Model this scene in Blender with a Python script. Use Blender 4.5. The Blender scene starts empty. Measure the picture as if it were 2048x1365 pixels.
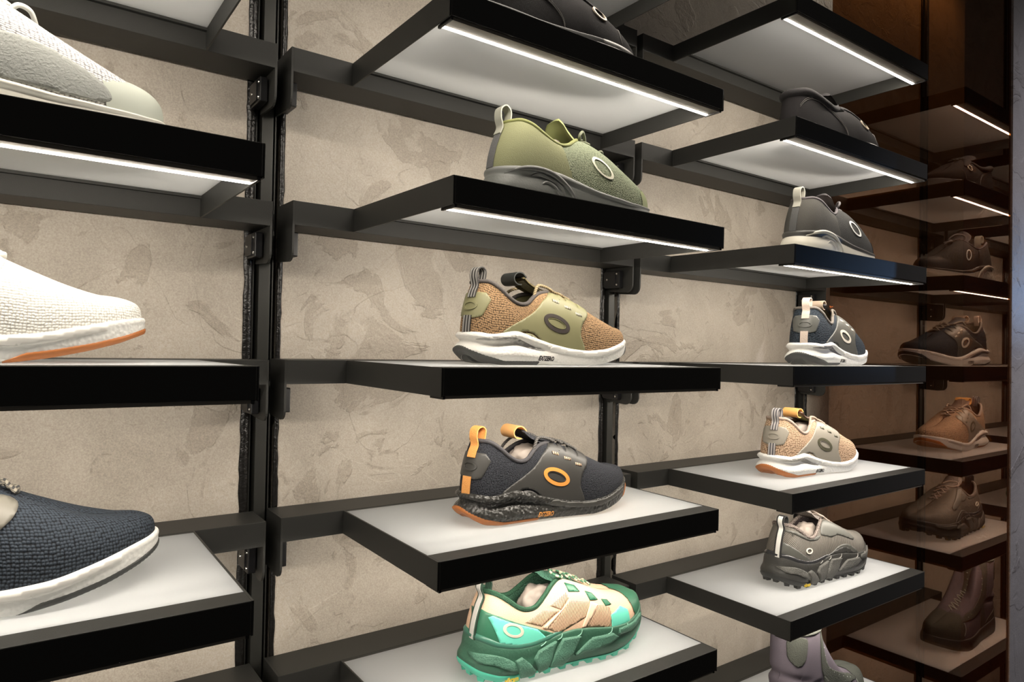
import bpy, bmesh, math, random
import numpy as np
from mathutils import Vector, Matrix, noise
from mathutils.geometry import delaunay_2d_cdt
from mathutils.bvhtree import BVHTree

SC = bpy.context.scene
COL = SC.collection
random.seed(7)

# ------------------------------------------------------------------ camera
yaw, pitch, roll = 0.62637, 0.01510, 0.01697
F = Vector((math.sin(yaw)*math.cos(pitch), math.cos(yaw)*math.cos(pitch), math.sin(pitch)))
R0 = Vector((math.cos(yaw), -math.sin(yaw), 0)); U0 = R0.cross(F)
RR = R0*math.cos(roll)+U0*math.sin(roll); UU = -R0*math.sin(roll)+U0*math.cos(roll)
cam = bpy.data.cameras.new('camera'); cam.sensor_width = 36; cam.lens = 36*1374.629/2048
cam.clip_start = 0.01
co = bpy.data.objects.new('camera', cam); COL.objects.link(co)
M = Matrix((RR, UU, -F)).transposed().to_4x4(); M.translation = Vector((-0.5884, -0.8726, -0.38436))
co.matrix_world = M
SC.camera = co
# ------------------------------------------------------------------ world, exposure, room lamps, added fill light
SC.view_settings.view_transform = 'Standard'; SC.view_settings.look = 'None'
SC.view_settings.gamma = 1; SC.view_settings.exposure = 0.0; SC.view_settings.use_curve_mapping = False
w = bpy.data.worlds.new('world'); SC.world = w; w.use_nodes = True
w.node_tree.nodes['Background'].inputs[0].default_value = (1, .93, .86, 1)
w.node_tree.nodes['Background'].inputs[1].default_value = 0.05
LED_STRENGTH = 30.0
LED_COLOR = (1.0, .91, .79)
LED_WATT = 0.80
def area(name, loc, target, size, power, color, spread=None):
    l = bpy.data.lights.new(name, 'AREA'); l.shape = 'RECTANGLE'; l.size = size[0]; l.size_y = size[1]
    l.energy = power; l.color = color
    if spread: l.spread = spread
    o = bpy.data.objects.new(name, l); COL.objects.link(o); o.location = loc
    o.rotation_euler = (Vector(target)-Vector(loc)).to_track_quat('-Z', 'Y').to_euler()
    return o
# shop ceiling spots in front of the display, and the blue glow of a screen in the shop
area('aisle_lamp', (1.5, -1.9, .9), (1.32, -.36, -.4), (.12, .12), 2.2, (.97, .93, 1.0), .8)
sl = bpy.data.lights.new('screen_glow', 'SPOT'); sl.energy = 3.2; sl.color = (.22, .5, 1.0); sl.spot_size = math.radians(40); sl.spot_blend = 1.0; sl.shadow_soft_size = .01
so_ = bpy.data.objects.new('screen_glow', sl); COL.objects.link(so_); so_.location = (1.50, -.64, -.24)
so_.rotation_euler = (Vector((1.10, -.37, -.22))-so_.location).to_track_quat('-Z', 'Y').to_euler()
area('back_bay_fill', (1.42, -.03, .78), (1.42, .02, 0), (.8, .08), .8, (1, .88, .72))  # unseen fill light, added to brighten the wall behind the bronze glass

# ------------------------------------------------------------------ materials
MATS = {}
def mat(name):
    m = bpy.data.materials.new(name); m.use_nodes = True
    n = m.node_tree; b = n.nodes['Principled BSDF']
    return m, n, b
def lnk(n, a, b): n.links.new(a, b)
def plain(name, col, rough=.5, metal=0, bump=0, bscale=400, spec=.5, var=0, coat=0, sheen=0):
    if name in MATS: return MATS[name]
    m, n, b = mat(name)
    b.inputs['Base Color'].default_value = (*col, 1); b.inputs['Roughness'].default_value = rough
    b.inputs['Metallic'].default_value = metal; b.inputs['Specular IOR Level'].default_value = spec
    if coat: b.inputs['Coat Weight'].default_value = coat
    if sheen: b.inputs['Sheen Weight'].default_value = sheen
    tc = n.nodes.new('ShaderNodeTexCoord')
    if bump:
        t = n.nodes.new('ShaderNodeTexNoise'); t.inputs['Scale'].default_value = bscale; t.inputs['Detail'].default_value = 3
        lnk(n, tc.outputs['Object'], t.inputs['Vector'])
        bp = n.nodes.new('ShaderNodeBump'); bp.inputs['Strength'].default_value = bump; bp.inputs['Distance'].default_value = .001
        lnk(n, t.outputs['Fac'], bp.inputs['Height']); lnk(n, bp.outputs['Normal'], b.inputs['Normal'])
    if var:
        t = n.nodes.new('ShaderNodeTexNoise'); t.inputs['Scale'].default_value = bscale*1.3; t.inputs['Detail'].default_value = 4
        lnk(n, tc.outputs['Object'], t.inputs['Vector'])
        mx = n.nodes.new('ShaderNodeMix'); mx.data_type = 'RGBA'
        mx.inputs[6].default_value = (*[c*(1-var) for c in col], 1); mx.inputs[7].default_value = (*[min(1, c*(1+var)) for c in col], 1)
        lnk(n, t.outputs['Fac'], mx.inputs[0]); lnk(n, mx.outputs[2], b.inputs['Base Color'])
    MATS[name] = m; return m
def knit(name, c1, c2, su=330, sv=420, bump=.9, rough=.8, dist=.0012, diag=False):
    """woven yarn bumps laid along the surface (uv in metres): c1 thread, c2 gap between threads"""
    if name in MATS: return MATS[name]
    m, n, b = mat(name); b.inputs['Roughness'].default_value = rough; b.inputs['Specular IOR Level'].default_value = .25
    uv = n.nodes.new('ShaderNodeUVMap'); uv.uv_map = 'UVMap'
    mp = n.nodes.new('ShaderNodeMapping'); mp.inputs['Scale'].default_value = (su, sv, 1)
    mp.inputs['Rotation'].default_value = (0, 0, .18 if not diag else .8)
    lnk(n, uv.outputs[0], mp.inputs['Vector'])
    v = n.nodes.new('ShaderNodeTexVoronoi'); v.inputs['Scale'].default_value = 1; v.inputs['Randomness'].default_value = .35
    v.voronoi_dimensions = '2D'
    lnk(n, mp.outputs[0], v.inputs['Vector'])
    cr = n.nodes.new('ShaderNodeValToRGB'); cr.color_ramp.elements[0].position = .30; cr.color_ramp.elements[1].position = .62
    cr.color_ramp.elements[0].color = (*c1, 1); cr.color_ramp.elements[1].color = (*c2, 1)
    lnk(n, v.outputs['Distance'], cr.inputs[0]); lnk(n, cr.outputs[0], b.inputs['Base Color'])
    iv = n.nodes.new('ShaderNodeMath'); iv.operation = 'SUBTRACT'; iv.inputs[0].default_value = 1
    lnk(n, v.outputs['Distance'], iv.inputs[1])
    bp = n.nodes.new('ShaderNodeBump'); bp.inputs['Strength'].default_value = bump; bp.inputs['Distance'].default_value = dist
    lnk(n, iv.outputs[0], bp.inputs['Height']); lnk(n, bp.outputs['Normal'], b.inputs['Normal'])
    MATS[name] = m; return m
def foam(name, col, bump=1.0, scale=230, rough=.6):
    if name in MATS: return MATS[name]
    m, n, b = mat(name); b.inputs['Roughness'].default_value = rough; b.inputs['Base Color'].default_value = (*col, 1)
    tc = n.nodes.new('ShaderNodeTexCoord')
    v = n.nodes.new('ShaderNodeTexVoronoi'); v.inputs['Scale'].default_value = scale; v.feature = 'SMOOTH_F1'
    lnk(n, tc.outputs['Object'], v.inputs['Vector'])
    iv = n.nodes.new('ShaderNodeMath'); iv.operation = 'SUBTRACT'; iv.inputs[0].default_value = 1
    lnk(n, v.outputs['Distance'], iv.inputs[1])
    bp = n.nodes.new('ShaderNodeBump'); bp.inputs['Strength'].default_value = bump; bp.inputs['Distance'].default_value = .0022
    lnk(n, iv.outputs[0], bp.inputs['Height']); lnk(n, bp.outputs['Normal'], b.inputs['Normal'])
    MATS[name] = m; return m
def stripes(name, c1, c2, scale=700, rot=0.0, rough=.7, bump=.5):
    if name in MATS: return MATS[name]
    m, n, b = mat(name); b.inputs['Roughness'].default_value = rough
    uv = n.nodes.new('ShaderNodeUVMap'); uv.uv_map = 'UVMap'
    mp = n.nodes.new('ShaderNodeMapping'); mp.inputs['Rotation'].default_value = (0, 0, rot)
    lnk(n, uv.outputs[0], mp.inputs['Vector'])
    v = n.nodes.new('ShaderNodeTexWave'); v.inputs['Scale'].default_value = scale/14; v.inputs['Distortion'].default_value = .15
    lnk(n, mp.outputs[0], v.inputs['Vector'])
    cr = n.nodes.new('ShaderNodeValToRGB'); cr.color_ramp.elements[0].position = .25; cr.color_ramp.elements[1].position = .6
    cr.color_ramp.elements[0].color = (*c2, 1); cr.color_ramp.elements[1].color = (*c1, 1)
    lnk(n, v.outputs['Fac'], cr.inputs[0]); lnk(n, cr.outputs[0], b.inputs['Base Color'])
    bp = n.nodes.new('ShaderNodeBump'); bp.inputs['Strength'].default_value = bump; bp.inputs['Distance'].default_value = .0006
    lnk(n, v.outputs['Fac'], bp.inputs['Height']); lnk(n, bp.outputs['Normal'], b.inputs['Normal'])
    MATS[name] = m; return m
def plaster(name, dark, light, relief=1.0, seed=0.0):
    m, n, b = mat(name)
    tc = n.nodes.new('ShaderNodeTexCoord')
    mp = n.nodes.new('ShaderNodeMapping'); mp.inputs['Location'].default_value = (seed, seed*.7, seed*1.3)
    lnk(n, tc.outputs['Object'], mp.inputs['Vector'])
    def nz(scale, det, dist=0, rough=.55):
        t = n.nodes.new('ShaderNodeTexNoise'); t.inputs['Scale'].default_value = scale; t.inputs['Detail'].default_value = det
        t.inputs['Distortion'].default_value = dist; t.inputs['Roughness'].default_value = rough
        lnk(n, mp.outputs[0], t.inputs['Vector']); return t
    big = nz(4.5, 6, .7, .6); fine = nz(520, 4, 0, .7); mid = nz(30, 6, .5); trow = nz(5.5, 2.5, 2.2)
    # trowel lips: thin contour of a warped noise
    a = n.nodes.new('ShaderNodeMath'); a.operation = 'SUBTRACT'; a.inputs[1].default_value = .54; lnk(n, trow.outputs['Fac'], a.inputs[0])
    ab = n.nodes.new('ShaderNodeMath'); ab.operation = 'ABSOLUTE'; lnk(n, a.outputs[0], ab.inputs[0])
    line = n.nodes.new('ShaderNodeMapRange'); line.inputs[1].default_value = 0; line.inputs[2].default_value = .02
    line.inputs[3].default_value = 1; line.inputs[4].default_value = 0; lnk(n, ab.outputs[0], line.inputs[0])
    msk = n.nodes.new('ShaderNodeMapRange'); msk.inputs[1].default_value = .56; msk.inputs[2].default_value = .62
    lnk(n, mid.outputs['Fac'], msk.inputs[0])
    lm = n.nodes.new('ShaderNodeMath'); lm.operation = 'MULTIPLY'; lnk(n, line.outputs[0], lm.inputs[0]); lnk(n, msk.outputs[0], lm.inputs[1])
    # rough open patches
    pm = nz(8.5, 5, 1.2); pr = n.nodes.new('ShaderNodeMapRange'); pr.inputs[1].default_value = .575; pr.inputs[2].default_value = .60
    lnk(n, pm.outputs['Fac'], pr.inputs[0])
    cr = n.nodes.new('ShaderNodeValToRGB'); cr.color_ramp.elements[0].position = .3; cr.color_ramp.elements[1].position = .68
    cr.color_ramp.elements[0].color = (*dark, 1); cr.color_ramp.elements[1].color = (*light, 1)
    lnk(n, big.outputs['Fac'], cr.inputs[0])
    m1 = n.nodes.new('ShaderNodeMix'); m1.data_type = 'RGBA'; m1.blend_type = 'MULTIPLY'; m1.inputs[7].default_value = (.72, .69, .66, 1)
    lnk(n, cr.outputs[0], m1.inputs[6])
    f1 = n.nodes.new('ShaderNodeMath'); f1.operation = 'MULTIPLY'; f1.inputs[1].default_value = .5; lnk(n, pr.outputs[0], f1.inputs[0])
    lnk(n, f1.outputs[0], m1.inputs[0])
    m2 = n.nodes.new('ShaderNodeMix'); m2.data_type = 'RGBA'; m2.blend_type = 'MULTIPLY'; m2.inputs[7].default_value = (.55, .50, .46, 1)
    lnk(n, m1.outputs[2], m2.inputs[6])
    f2 = n.nodes.new('ShaderNodeMath'); f2.operation = 'MULTIPLY'; f2.inputs[1].default_value = .55; lnk(n, lm.outputs[0], f2.inputs[0])
    lnk(n, f2.outputs[0], m2.inputs[0])
    m3 = n.nodes.new('ShaderNodeMix'); m3.data_type = 'RGBA'; m3.blend_type = 'OVERLAY'; m3.inputs[0].default_value = .75
    lnk(n, m2.outputs[2], m3.inputs[6]); 
    g = n.nodes.new('ShaderNodeMapRange'); g.inputs[1].default_value = .3; g.inputs[2].default_value = .7; g.inputs[3].default_value = .35; g.inputs[4].default_value = .65
    lnk(n, fine.outputs['Fac'], g.inputs[0]); lnk(n, g.outputs[0], m3.inputs[7])
    lnk(n, m3.outputs[2], b.inputs['Base Color'])
    b.inputs['Roughness'].default_value = .42; b.inputs['Specular IOR Level'].default_value = .5
    # relief
    def mul(o, k):
        x = n.nodes.new('ShaderNodeMath'); x.operation = 'MULTIPLY'; x.inputs[1].default_value = k; lnk(n, o, x.inputs[0]); return x.outputs[0]
    def add(o, p):
        x = n.nodes.new('ShaderNodeMath'); x.operation = 'ADD'; lnk(n, o, x.inputs[0]); lnk(n, p, x.inputs[1]); return x.outputs[0]
    step = n.nodes.new('ShaderNodeMapRange'); step.inputs[1].default_value = .53; step.inputs[2].default_value = .55
    lnk(n, trow.outputs['Fac'], step.inputs[0])
    pf = n.nodes.new('ShaderNodeMath'); pf.operation = 'MULTIPLY'; lnk(n, pr.outputs[0], pf.inputs[0]); 
    mf = nz(150, 4); lnk(n, mf.outputs['Fac'], pf.inputs[1])
    h = add(add(add(mul(big.outputs['Fac'], 3.0), mul(mid.outputs['Fac'], .55)), add(mul(fine.outputs['Fac'], .34), mul(step.outputs[0], .35))), mul(pf.outputs[0], 1.3))
    bp = n.nodes.new('ShaderNodeBump'); bp.inputs['Strength'].default_value = .55*relief; bp.inputs['Distance'].default_value = .003
    lnk(n, h, bp.inputs['Height']); lnk(n, bp.outputs['Normal'], b.inputs['Normal'])
    return m
BLACK = plain('powder_coated_steel', (.034, .034, .031), .5, 0, .25, 1600, .35)
BLACKP = plain('black_post_metal', (.045, .045, .040), .4, .3, .05, 900)
GLOSSB = plain('rough_black_edge', (.012, .011, .010), .25, 0, 1.0, 220)
VOID = plain('slot_black', (.004, .004, .004), .8)
STEEL = plain('screw_steel', (.75, .74, .70), .25, 1)
ALU = plain('led_profile_white', (.26, .24, .20), .5)
PLB = plain('black_nylon', (.01, .01, .011), .35)
def acrylic():
    m, n, b = mat('frosted_acrylic')
    out = n.nodes['Material Output']
    b.inputs['Base Color'].default_value = (.70, .72, .74, 1); b.inputs['Roughness'].default_value = .42; b.inputs['Specular IOR Level'].default_value = .35
    tr = n.nodes.new('ShaderNodeBsdfTranslucent'); tr.inputs[0].default_value = (.95, .96, .96, 1)
    mx = n.nodes.new('ShaderNodeMixShader'); mx.inputs[0].default_value = .66
    lnk(n, b.outputs[0], mx.inputs[1]); lnk(n, tr.outputs[0], mx.inputs[2]); lnk(n, mx.outputs[0], out.inputs[0])
    return m
ACR = acrylic()
def emis(name, col, s):
    m = bpy.data.materials.new(name); m.use_nodes = True; n = m.node_tree; n.nodes.clear()
    e = n.nodes.new('ShaderNodeEmission'); e.inputs[0].default_value = (*col, 1); e.inputs[1].default_value = s
    o = n.nodes.new('ShaderNodeOutputMaterial'); lnk(n, e.outputs[0], o.inputs[0]); return m
LEDM = emis('led_light', LED_COLOR, LED_STRENGTH)
def bronze():
    m = bpy.data.materials.new('bronze_glass'); m.use_nodes = True; n = m.node_tree; n.nodes.clear()
    t = n.nodes.new('ShaderNodeBsdfTransparent'); t.inputs[0].default_value = (.45, .28, .145, 1)
    g = n.nodes.new('ShaderNodeBsdfGlossy'); g.inputs[0].default_value = (1, .74, .58, 1); g.inputs['Roughness'].default_value = 0.0
    mx = n.nodes.new('ShaderNodeMixShader'); mx.inputs[0].default_value = .15
    lnk(n, t.outputs[0], mx.inputs[1]); lnk(n, g.outputs[0], mx.inputs[2])
    o = n.nodes.new('ShaderNodeOutputMaterial'); lnk(n, mx.outputs[0], o.inputs[0]); return m
BRONZE = bronze()
WALLM = plaster('plaster_wall', (.47, .415, .345), (.68, .61, .52))
PILM = plaster('plaster_pillar', (.30, .28, .28), (.42, .40, .40), 1.4, 3.1)

# ------------------------------------------------------------------ object helpers
def link(name, me, parent=None):
    o = bpy.data.objects.new(name, me); COL.objects.link(o)
    if parent: o.parent = parent
    return o
def obj(name, verts, faces, m, parent=None, smooth=True, uvs=None):
    me = bpy.data.meshes.new(name); me.from_pydata([tuple(v) for v in verts], [], [tuple(f) for f in faces])
    if m: me.materials.append(m)
    if uvs is not None:
        l = me.uv_layers.new(name='UVMap')
        idx = np.empty(len(me.loops), dtype=np.int64); me.loops.foreach_get('vertex_index', idx)
        l.data.foreach_set('uv', np.asarray(uvs, dtype=np.float32)[idx].ravel())
    if smooth: me.polygons.foreach_set('use_smooth', [True]*len(me.polygons))
    me.update(); return link(name, me, parent)
def tag(o, label=None, cat=None, group=None, kind=None):
    if label: o['label'] = label
    if cat: o['category'] = cat
    if group: o['group'] = group
    if kind: o['kind'] = kind
    return o
def empty(name, loc=(0, 0, 0)):
    o = bpy.data.objects.new(name, None); COL.objects.link(o); o.location = loc; o.empty_display_size = .05; return o
def bmobj(name, bm, m, parent=None, smooth=False):
    me = bpy.data.meshes.new(name); bm.to_mesh(me); bm.free(); me.materials.append(m)
    if smooth: me.polygons.foreach_set('use_smooth', [True]*len(me.polygons))
    return link(name, me, parent)
def addbox(bm, x0, x1, y0, y1, z0, z1, bev=0):
    b2 = bmesh.new(); bmesh.ops.create_cube(b2, size=1)
    for v in b2.verts:
        v.co = Vector((x0+(v.co.x+.5)*(x1-x0), y0+(v.co.y+.5)*(y1-y0), z0+(v.co.z+.5)*(z1-z0)))
    if bev: bmesh.ops.bevel(b2, geom=b2.edges[:], offset=bev, segments=2, affect='EDGES', profile=.6)
    me = bpy.data.meshes.new('t'); b2.to_mesh(me); b2.free(); bm.from_mesh(me); bpy.data.meshes.remove(me)
def box(name, x0, x1, y0, y1, z0, z1, m, parent=None, bev=0):
    bm = bmesh.new(); addbox(bm, x0, x1, y0, y1, z0, z1, bev); return bmobj(name, bm, m, parent)
def prism_x(name, poly, x0, x1, m, parent=None):
    """extrude a (y,z) outline along x"""
    n = len(poly); v = [(x0, y, z) for y, z in poly]+[(x1, y, z) for y, z in poly]
    f = [tuple(range(n))[::-1], tuple(range(n, 2*n))]+[(i, (i+1) % n, n+(i+1) % n, n+i) for i in range(n)]
    return obj(name, v, f, m, parent, smooth=False)

# ------------------------------------------------------------------ the setting
SP, PITCH, TH, TW, TD, RW, RD = 0.63978, 0.2, 0.03092, 0.45594, 0.25418, 0.30957, 0.0618
WY = 0.068; ZB, ZT = -1.75, 0.95
slots = [(-1.5+k)*SP for k in range(5)]
xs = [-2.4]+slots+[2.7]
for k in range(6):
    x0 = xs[k]+(.0235 if k else 0); x1 = xs[k+1]-(.0235 if k < 5 else 0)
    n = 'wall_back'
    tag(box(n, x0, x1, WY, WY+.06, ZB, ZT, WALLM), kind='structure')
tag(box('wall_back', -2.4, 2.7, WY+.06, WY+.1, ZB, ZT, VOID), kind='structure')
tag(box('floor', -2.4, 2.7, -3.2, WY+.1, ZB-.05, ZB, plain('dark_floor', (.07, .06, .055), .4)), kind='structure')
tag(box('wall_right', .9628, 1.9, -.366, -.2815, ZB, ZT, PILM), kind='structure')
# rough black painted edges of the plaster along each slot
def edge_strip(i, xa, xb, left):
    vs, fs = [], []; K = 260
    for k in range(K+1):
        z = ZB+(ZT-ZB)*k/K
        j = .0016*noise.noise(Vector((i*9.1, 0, z*38)))+.0012*noise.noise(Vector((i*5.3, 2, z*140)))
        a = xa+(j if left else 0); c = xb+(0 if left else j)
        y = WY-.0016+.0006*noise.noise(Vector((i, 5, z*90)))
        vs += [(a, WY+.0005, z), (a+.0008, y, z), ((a+c)/2, y-.0008, z), (c-.0008, y, z), (c, WY+.012, z)]
    for k in range(K):
        for q in range(4):
            a = k*5+q; fs.append((a, a+1, a+6, a+5))
    return obj('trim_%d' % i, vs, fs, GLOSSB, None, True)
for k, s in enumerate(slots):
    tag(edge_strip(2*k+1, s-.0265, s-.0145, True), kind='structure')
    tag(edge_strip(2*k+2, s+.0175, s+.0245, False), kind='structure')
plabels = ['black metal upright post in the slot left of the left shelf column', 'black metal upright post in the slot between the left and middle shelf columns',
           'black metal upright post in the slot between the middle and right shelf columns', 'black metal upright post in the slot beside the bronze glass, behind the right shelves',
           'black metal upright post in the slot seen through the bronze glass']
for k, s in enumerate(slots):
    p = empty('upright_post', (s, WY+.03, ZB)); tag(p, plabels[k], 'post', 'slotted posts that carry the shelves')
    h = ZT-ZB-.01
    a = box('channel', -.0075, .0075, -.033, .028, 0, h, BLACKP, p, .0008)
    # side flanges of the extruded profile
    bm = bmesh.new(); addbox(bm, -.0135, -.0118, -.026, .028, 0, h); addbox(bm, .0118, .0135, -.026, .028, 0, h)
    bmobj('flange', bm, BLACKP, p)
# glass
g = box('bronze_glass_panel', .9530, .9605, -.3628, -.0065, ZB, ZT, BRONZE)
tag(g, 'tall bronze tinted glass panel at the right end of the shelves, mirroring the shoes', 'glass panel')

# ------------------------------------------------------------------ shelf unit
H, W2, D = TH, TW/2, TD
def shelf_meshes():
    P = {}
    def grab(o):
        me = o.data; bpy.data.objects.remove(o); return me
    P['rail'] = grab(box('rail', -RW+.002, RW-.002, 0, RD, -H, 0, BLACK, None, .0007))
    def plate(s):
        # rounded end plate in the y-z plane
        pts = [(0, 0), (RD, 0), (RD, -.074)]
        r = .014
        for k in range(7):
            a = -math.pi/2-k*math.pi/12
            pts.append((r+r*math.cos(a), -.077+r+r*math.sin(a)))
        x0, x1 = (-RW-.0006, -RW+.0022) if s < 0 else (RW-.0022, RW+.0006)
        return grab(prism_x('end_plate', pts, x0, x1, BLACK))
    P['plateL'], P['plateR'] = plate(-1), plate(1)
    def clip(s):
        bm = bmesh.new()
        xa = s*(RW-.0045); xb = s*(RW-.0145)
        addbox(bm, min(xa, xb), max(xa, xb), .021, RD-.002, -.069, -.037, .0015)
        xa = s*(RW-.0145); xb = s*(RW-.0165)
        addbox(bm, min(xa, xb), max(xa, xb), .030, RD-.002, -.066, -.040)
        return grab(bmobj('hook_block', bm, PLB))
    P['clipL'], P['clipR'] = clip(-1), clip(1)
    def screws(s):
        bm = bmesh.new()
        for (y, z) in ((.027, -.043), (.027, -.063), (.050, -.053)):
            b2 = bmesh.new(); bmesh.ops.create_cone(b2, cap_ends=True, segments=14, radius1=.0022, radius2=.0017, depth=.0014)
            bmesh.ops.rotate(b2, verts=b2.verts, cent=(0, 0, 0), matrix=Matrix.Rotation(-s*math.pi/2, 3, 'Y'))
            bmesh.ops.translate(b2, verts=b2.verts, vec=(s*(RW-.0150) if y < .03 else s*(RW-.0170), y, z))
            me = bpy.data.meshes.new('t'); b2.to_mesh(me); b2.free(); bm.from_mesh(me); bpy.data.meshes.remove(me)
        return grab(bmobj('screw', bm, STEEL))
    P['scrL'], P['scrR'] = screws(-1), screws(1)
    t = .0022
    P['sideL'] = grab(box('side_bar', -W2, -W2+t, -D+.0005, 0, -H, 0, BLACK, None, .0005))
    P['sideR'] = grab(box('side_bar', W2-t, W2, -D+.0005, 0, -H, 0, BLACK, None, .0005))
    # folded front bar: top flange 26 mm deep, front face, bottom lip
    P['front'] = grab(box('front_bar', -W2+t, W2-t, -D, -D+.0265, -H+.0012, 0, BLACK, None, .0008))
    P['rear'] = grab(box('rear_lip', -W2+t, W2-t, -.006, 0, -.0095, -.0006, BLACK))
    P['panel'] = grab(box('acrylic_panel', -W2+t, W2-t, -D+.0265, -.0055, -.0062, -.0004, ACR, None, .0004))
    # led profile under the front bar: pale plate with a raised lip and a round glowing strip at its rear edge
    bm = bmesh.new()
    addbox(bm, -W2+.006, W2-.006, -D+.0045, -D+.0235, -H-.0005, -H+.0012)
    addbox(bm, -W2+.006, W2-.006, -D+.0030, -D+.0045, -H-.0022, -H+.0012)
    P['prof'] = grab(bmobj('led_profile', bm, ALU))
    P['cap'] = grab(box('end_cap', -W2+.003, -W2+.006, -D+.002, -D+.0300, -H-.0026, -H+.001, PLB, None, .0005))
    P['cap2'] = grab(box('end_cap', W2-.006, W2-.003, -D+.002, -D+.0300, -H-.0026, -H+.001, PLB, None, .0005))
    n = 7; r = .0027; vs = []; fs = []
    for k in range(n):
        a = math.pi*k/(n-1); vs += [(-W2+.0062, -D+.0262-r*math.cos(a), -H-.0004-r*.5*math.sin(a)), (W2-.0062, -D+.0262-r*math.cos(a), -H-.0004-r*.5*math.sin(a))]
    fs = [(2*k, 2*k+2, 2*k+3, 2*k+1) for k in range(n-1)]
    P['led'] = grab(obj('led_strip', vs, fs, LEDM, None))
    return P
PM = shelf_meshes()
TWEAK = {(-1, 0): (.0014, -.002, .0022, 0), (-1, 1): (-.0006, -.0015, -.0011, .0109), (-1, 2): (-.0012, -.0003, -.0029, .0029), (-1, 3): (-.0007, -.0011, -.0058, .0162),
         (0, 0): (-.0006, -.0005, .0009, .0115), (0, 1): (.0043, .0031, .0103, .0144), (0, 2): (-.0003, 0, -.0039, .0095), (0, 3): (-.0008, 0, -.0035, .0128), (0, 4): (-.0005, .0015, -.0016, .01),
         (1, -1): (-.001, .0004, -.004, .013), (1, 0): (-.0004, .0009, -.0039, .0098), (1, 1): (-.0001, .0002, -.003, .0228), (1, 2): (-.0003, -.0002, -.0035, .0007),
         (1, 5): (.0004, -.052, -.002, .008), (1, 3): (.0001, .0006, -.0018, .0104), (1, 4): (.0006, -.0011, -.004, .0047)}
on = {(-1, -1): 'topmost of the left column, empty, above the photo', (-1, 0): 'in the top left corner of the photo, seen from below', (-1, 1): 'under the grey and white knit shoe in the left column',
      (-1, 2): 'under the all white sneaker in the left column', (-1, 3): 'under the navy sneaker with white sole in the left column', (-1, 4): 'lowest of the left column, only its rear rail showing',
      (0, -1): 'above the big black canvas shoe, cut by the top edge', (0, 0): 'under the big black canvas shoe at the top of the middle column', (0, 1): 'under the olive green shoe with grey sole',
      (0, 2): 'under the brown and olive sneaker with white sole', (0, 3): 'under the black sneaker with orange details', (0, 4): 'under the green and peach trail shoe at the bottom',
      (1, -1): 'topmost of the right column, empty, seen from below', (1, 0): 'under the black canvas shoe in the right column', (1, 1): 'under the black shoe with cream sole in the right column',
      (1, 2): 'under the blue grey sneaker with pale heel strap', (1, 3): 'under the beige sneaker with orange tongue roll', (1, 4): 'under the grey trail shoe with yellow lettering', (1, 5): 'lowest of the right column, under the grey and purple boot'}
SHELF = {}
def shelf(c, r):
    dx, dz, rz, rx = TWEAK.get((c, r), (0, 0, -.002, .008))
    e = empty('display_shelf', (c*SP+dx, 0, -r*PITCH+dz)); e.rotation_euler = (rx, 0, rz)
    tag(e, 'black metal shelf '+on[(c, r)], 'shelf', 'lit black shelves of the shoe display')
    if c == 1: e.location.x -= .0012
    link('rail', PM['rail'], e)
    for s in 'LR':
        p = link('end_plate', PM['plate'+s], e)
        q = link('hook_block', PM['clip'+s], e); link('screw', PM['scr'+s], q)
        link('side_bar', PM['side'+s], e)
    f = link('front_bar', PM['front'], e); link('rear_lip', PM['rear'], e)
    tag(link('acrylic_panel', PM['panel'], e), 'frosted white panel')
    a = link('led_profile', PM['prof'], e); link('end_cap', PM['cap'], a); link('end_cap', PM['cap2'], a)
    tag(link('led_strip', PM['led'], a), 'glowing white led strip')
    ld = bpy.data.lights.new('led_light', 'AREA'); ld.shape = 'RECTANGLE'; ld.size = 2*W2-.016; ld.size_y = .004; ld.energy = LED_WATT; ld.color = LED_COLOR
    lo = bpy.data.objects.new('led_light', ld); COL.objects.link(lo); lo.parent = e
    lo.location = (0, -D+.0300, -H-.0022); lo.rotation_euler = (math.radians(40), 0, 0)
    SHELF[(c, r)] = Matrix.Translation(e.location) @ e.rotation_euler.to_matrix().to_4x4()
    return e
for key in on: shelf(*key)
#SHOES
# ------------------------------------------------------------------ shoe toolkit (shoe space: heel at x=0, toe at +x, outer side at -y, mm)
def crom(a, N):
    a = np.asarray(a, float); K = len(a); t = np.arange(N)*K/N; i = np.floor(t).astype(int); f = (t-i)[:, None]
    p0, p1, p2, p3 = a[(i-1) % K], a[i % K], a[(i+1) % K], a[(i+2) % K]
    return .5*((2*p1)+(-p0+p2)*f+(2*p0-5*p1+4*p2-p3)*f*f+(-p0+3*p1-3*p2+p3)*f**3)
def cropen(pts, per=8):
    a = [Vector(p) for p in pts]; out = []
    for i in range(len(a)-1):
        p0 = a[max(i-1, 0)]; p1 = a[i]; p2 = a[i+1]; p3 = a[min(i+2, len(a)-1)]
        for k in range(per):
            f = k/per; out.append(.5*((2*p1)+(-p0+p2)*f+(2*p0-5*p1+4*p2-p3)*f*f+(-p0+3*p1-3*p2+p3)*f**3))
    out.append(a[-1]); return out
def ip(x, tab):
    xs = [a for a, b in tab]; ys = [b for a, b in tab]; return np.interp(x, xs, ys)
def smooth1(f, n=9):
    k = np.ones(n)/n; e = np.concatenate([f[-n:], f, f[:n]]); return np.convolve(e, k, 'same')[n:-n]
MM = .001
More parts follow.
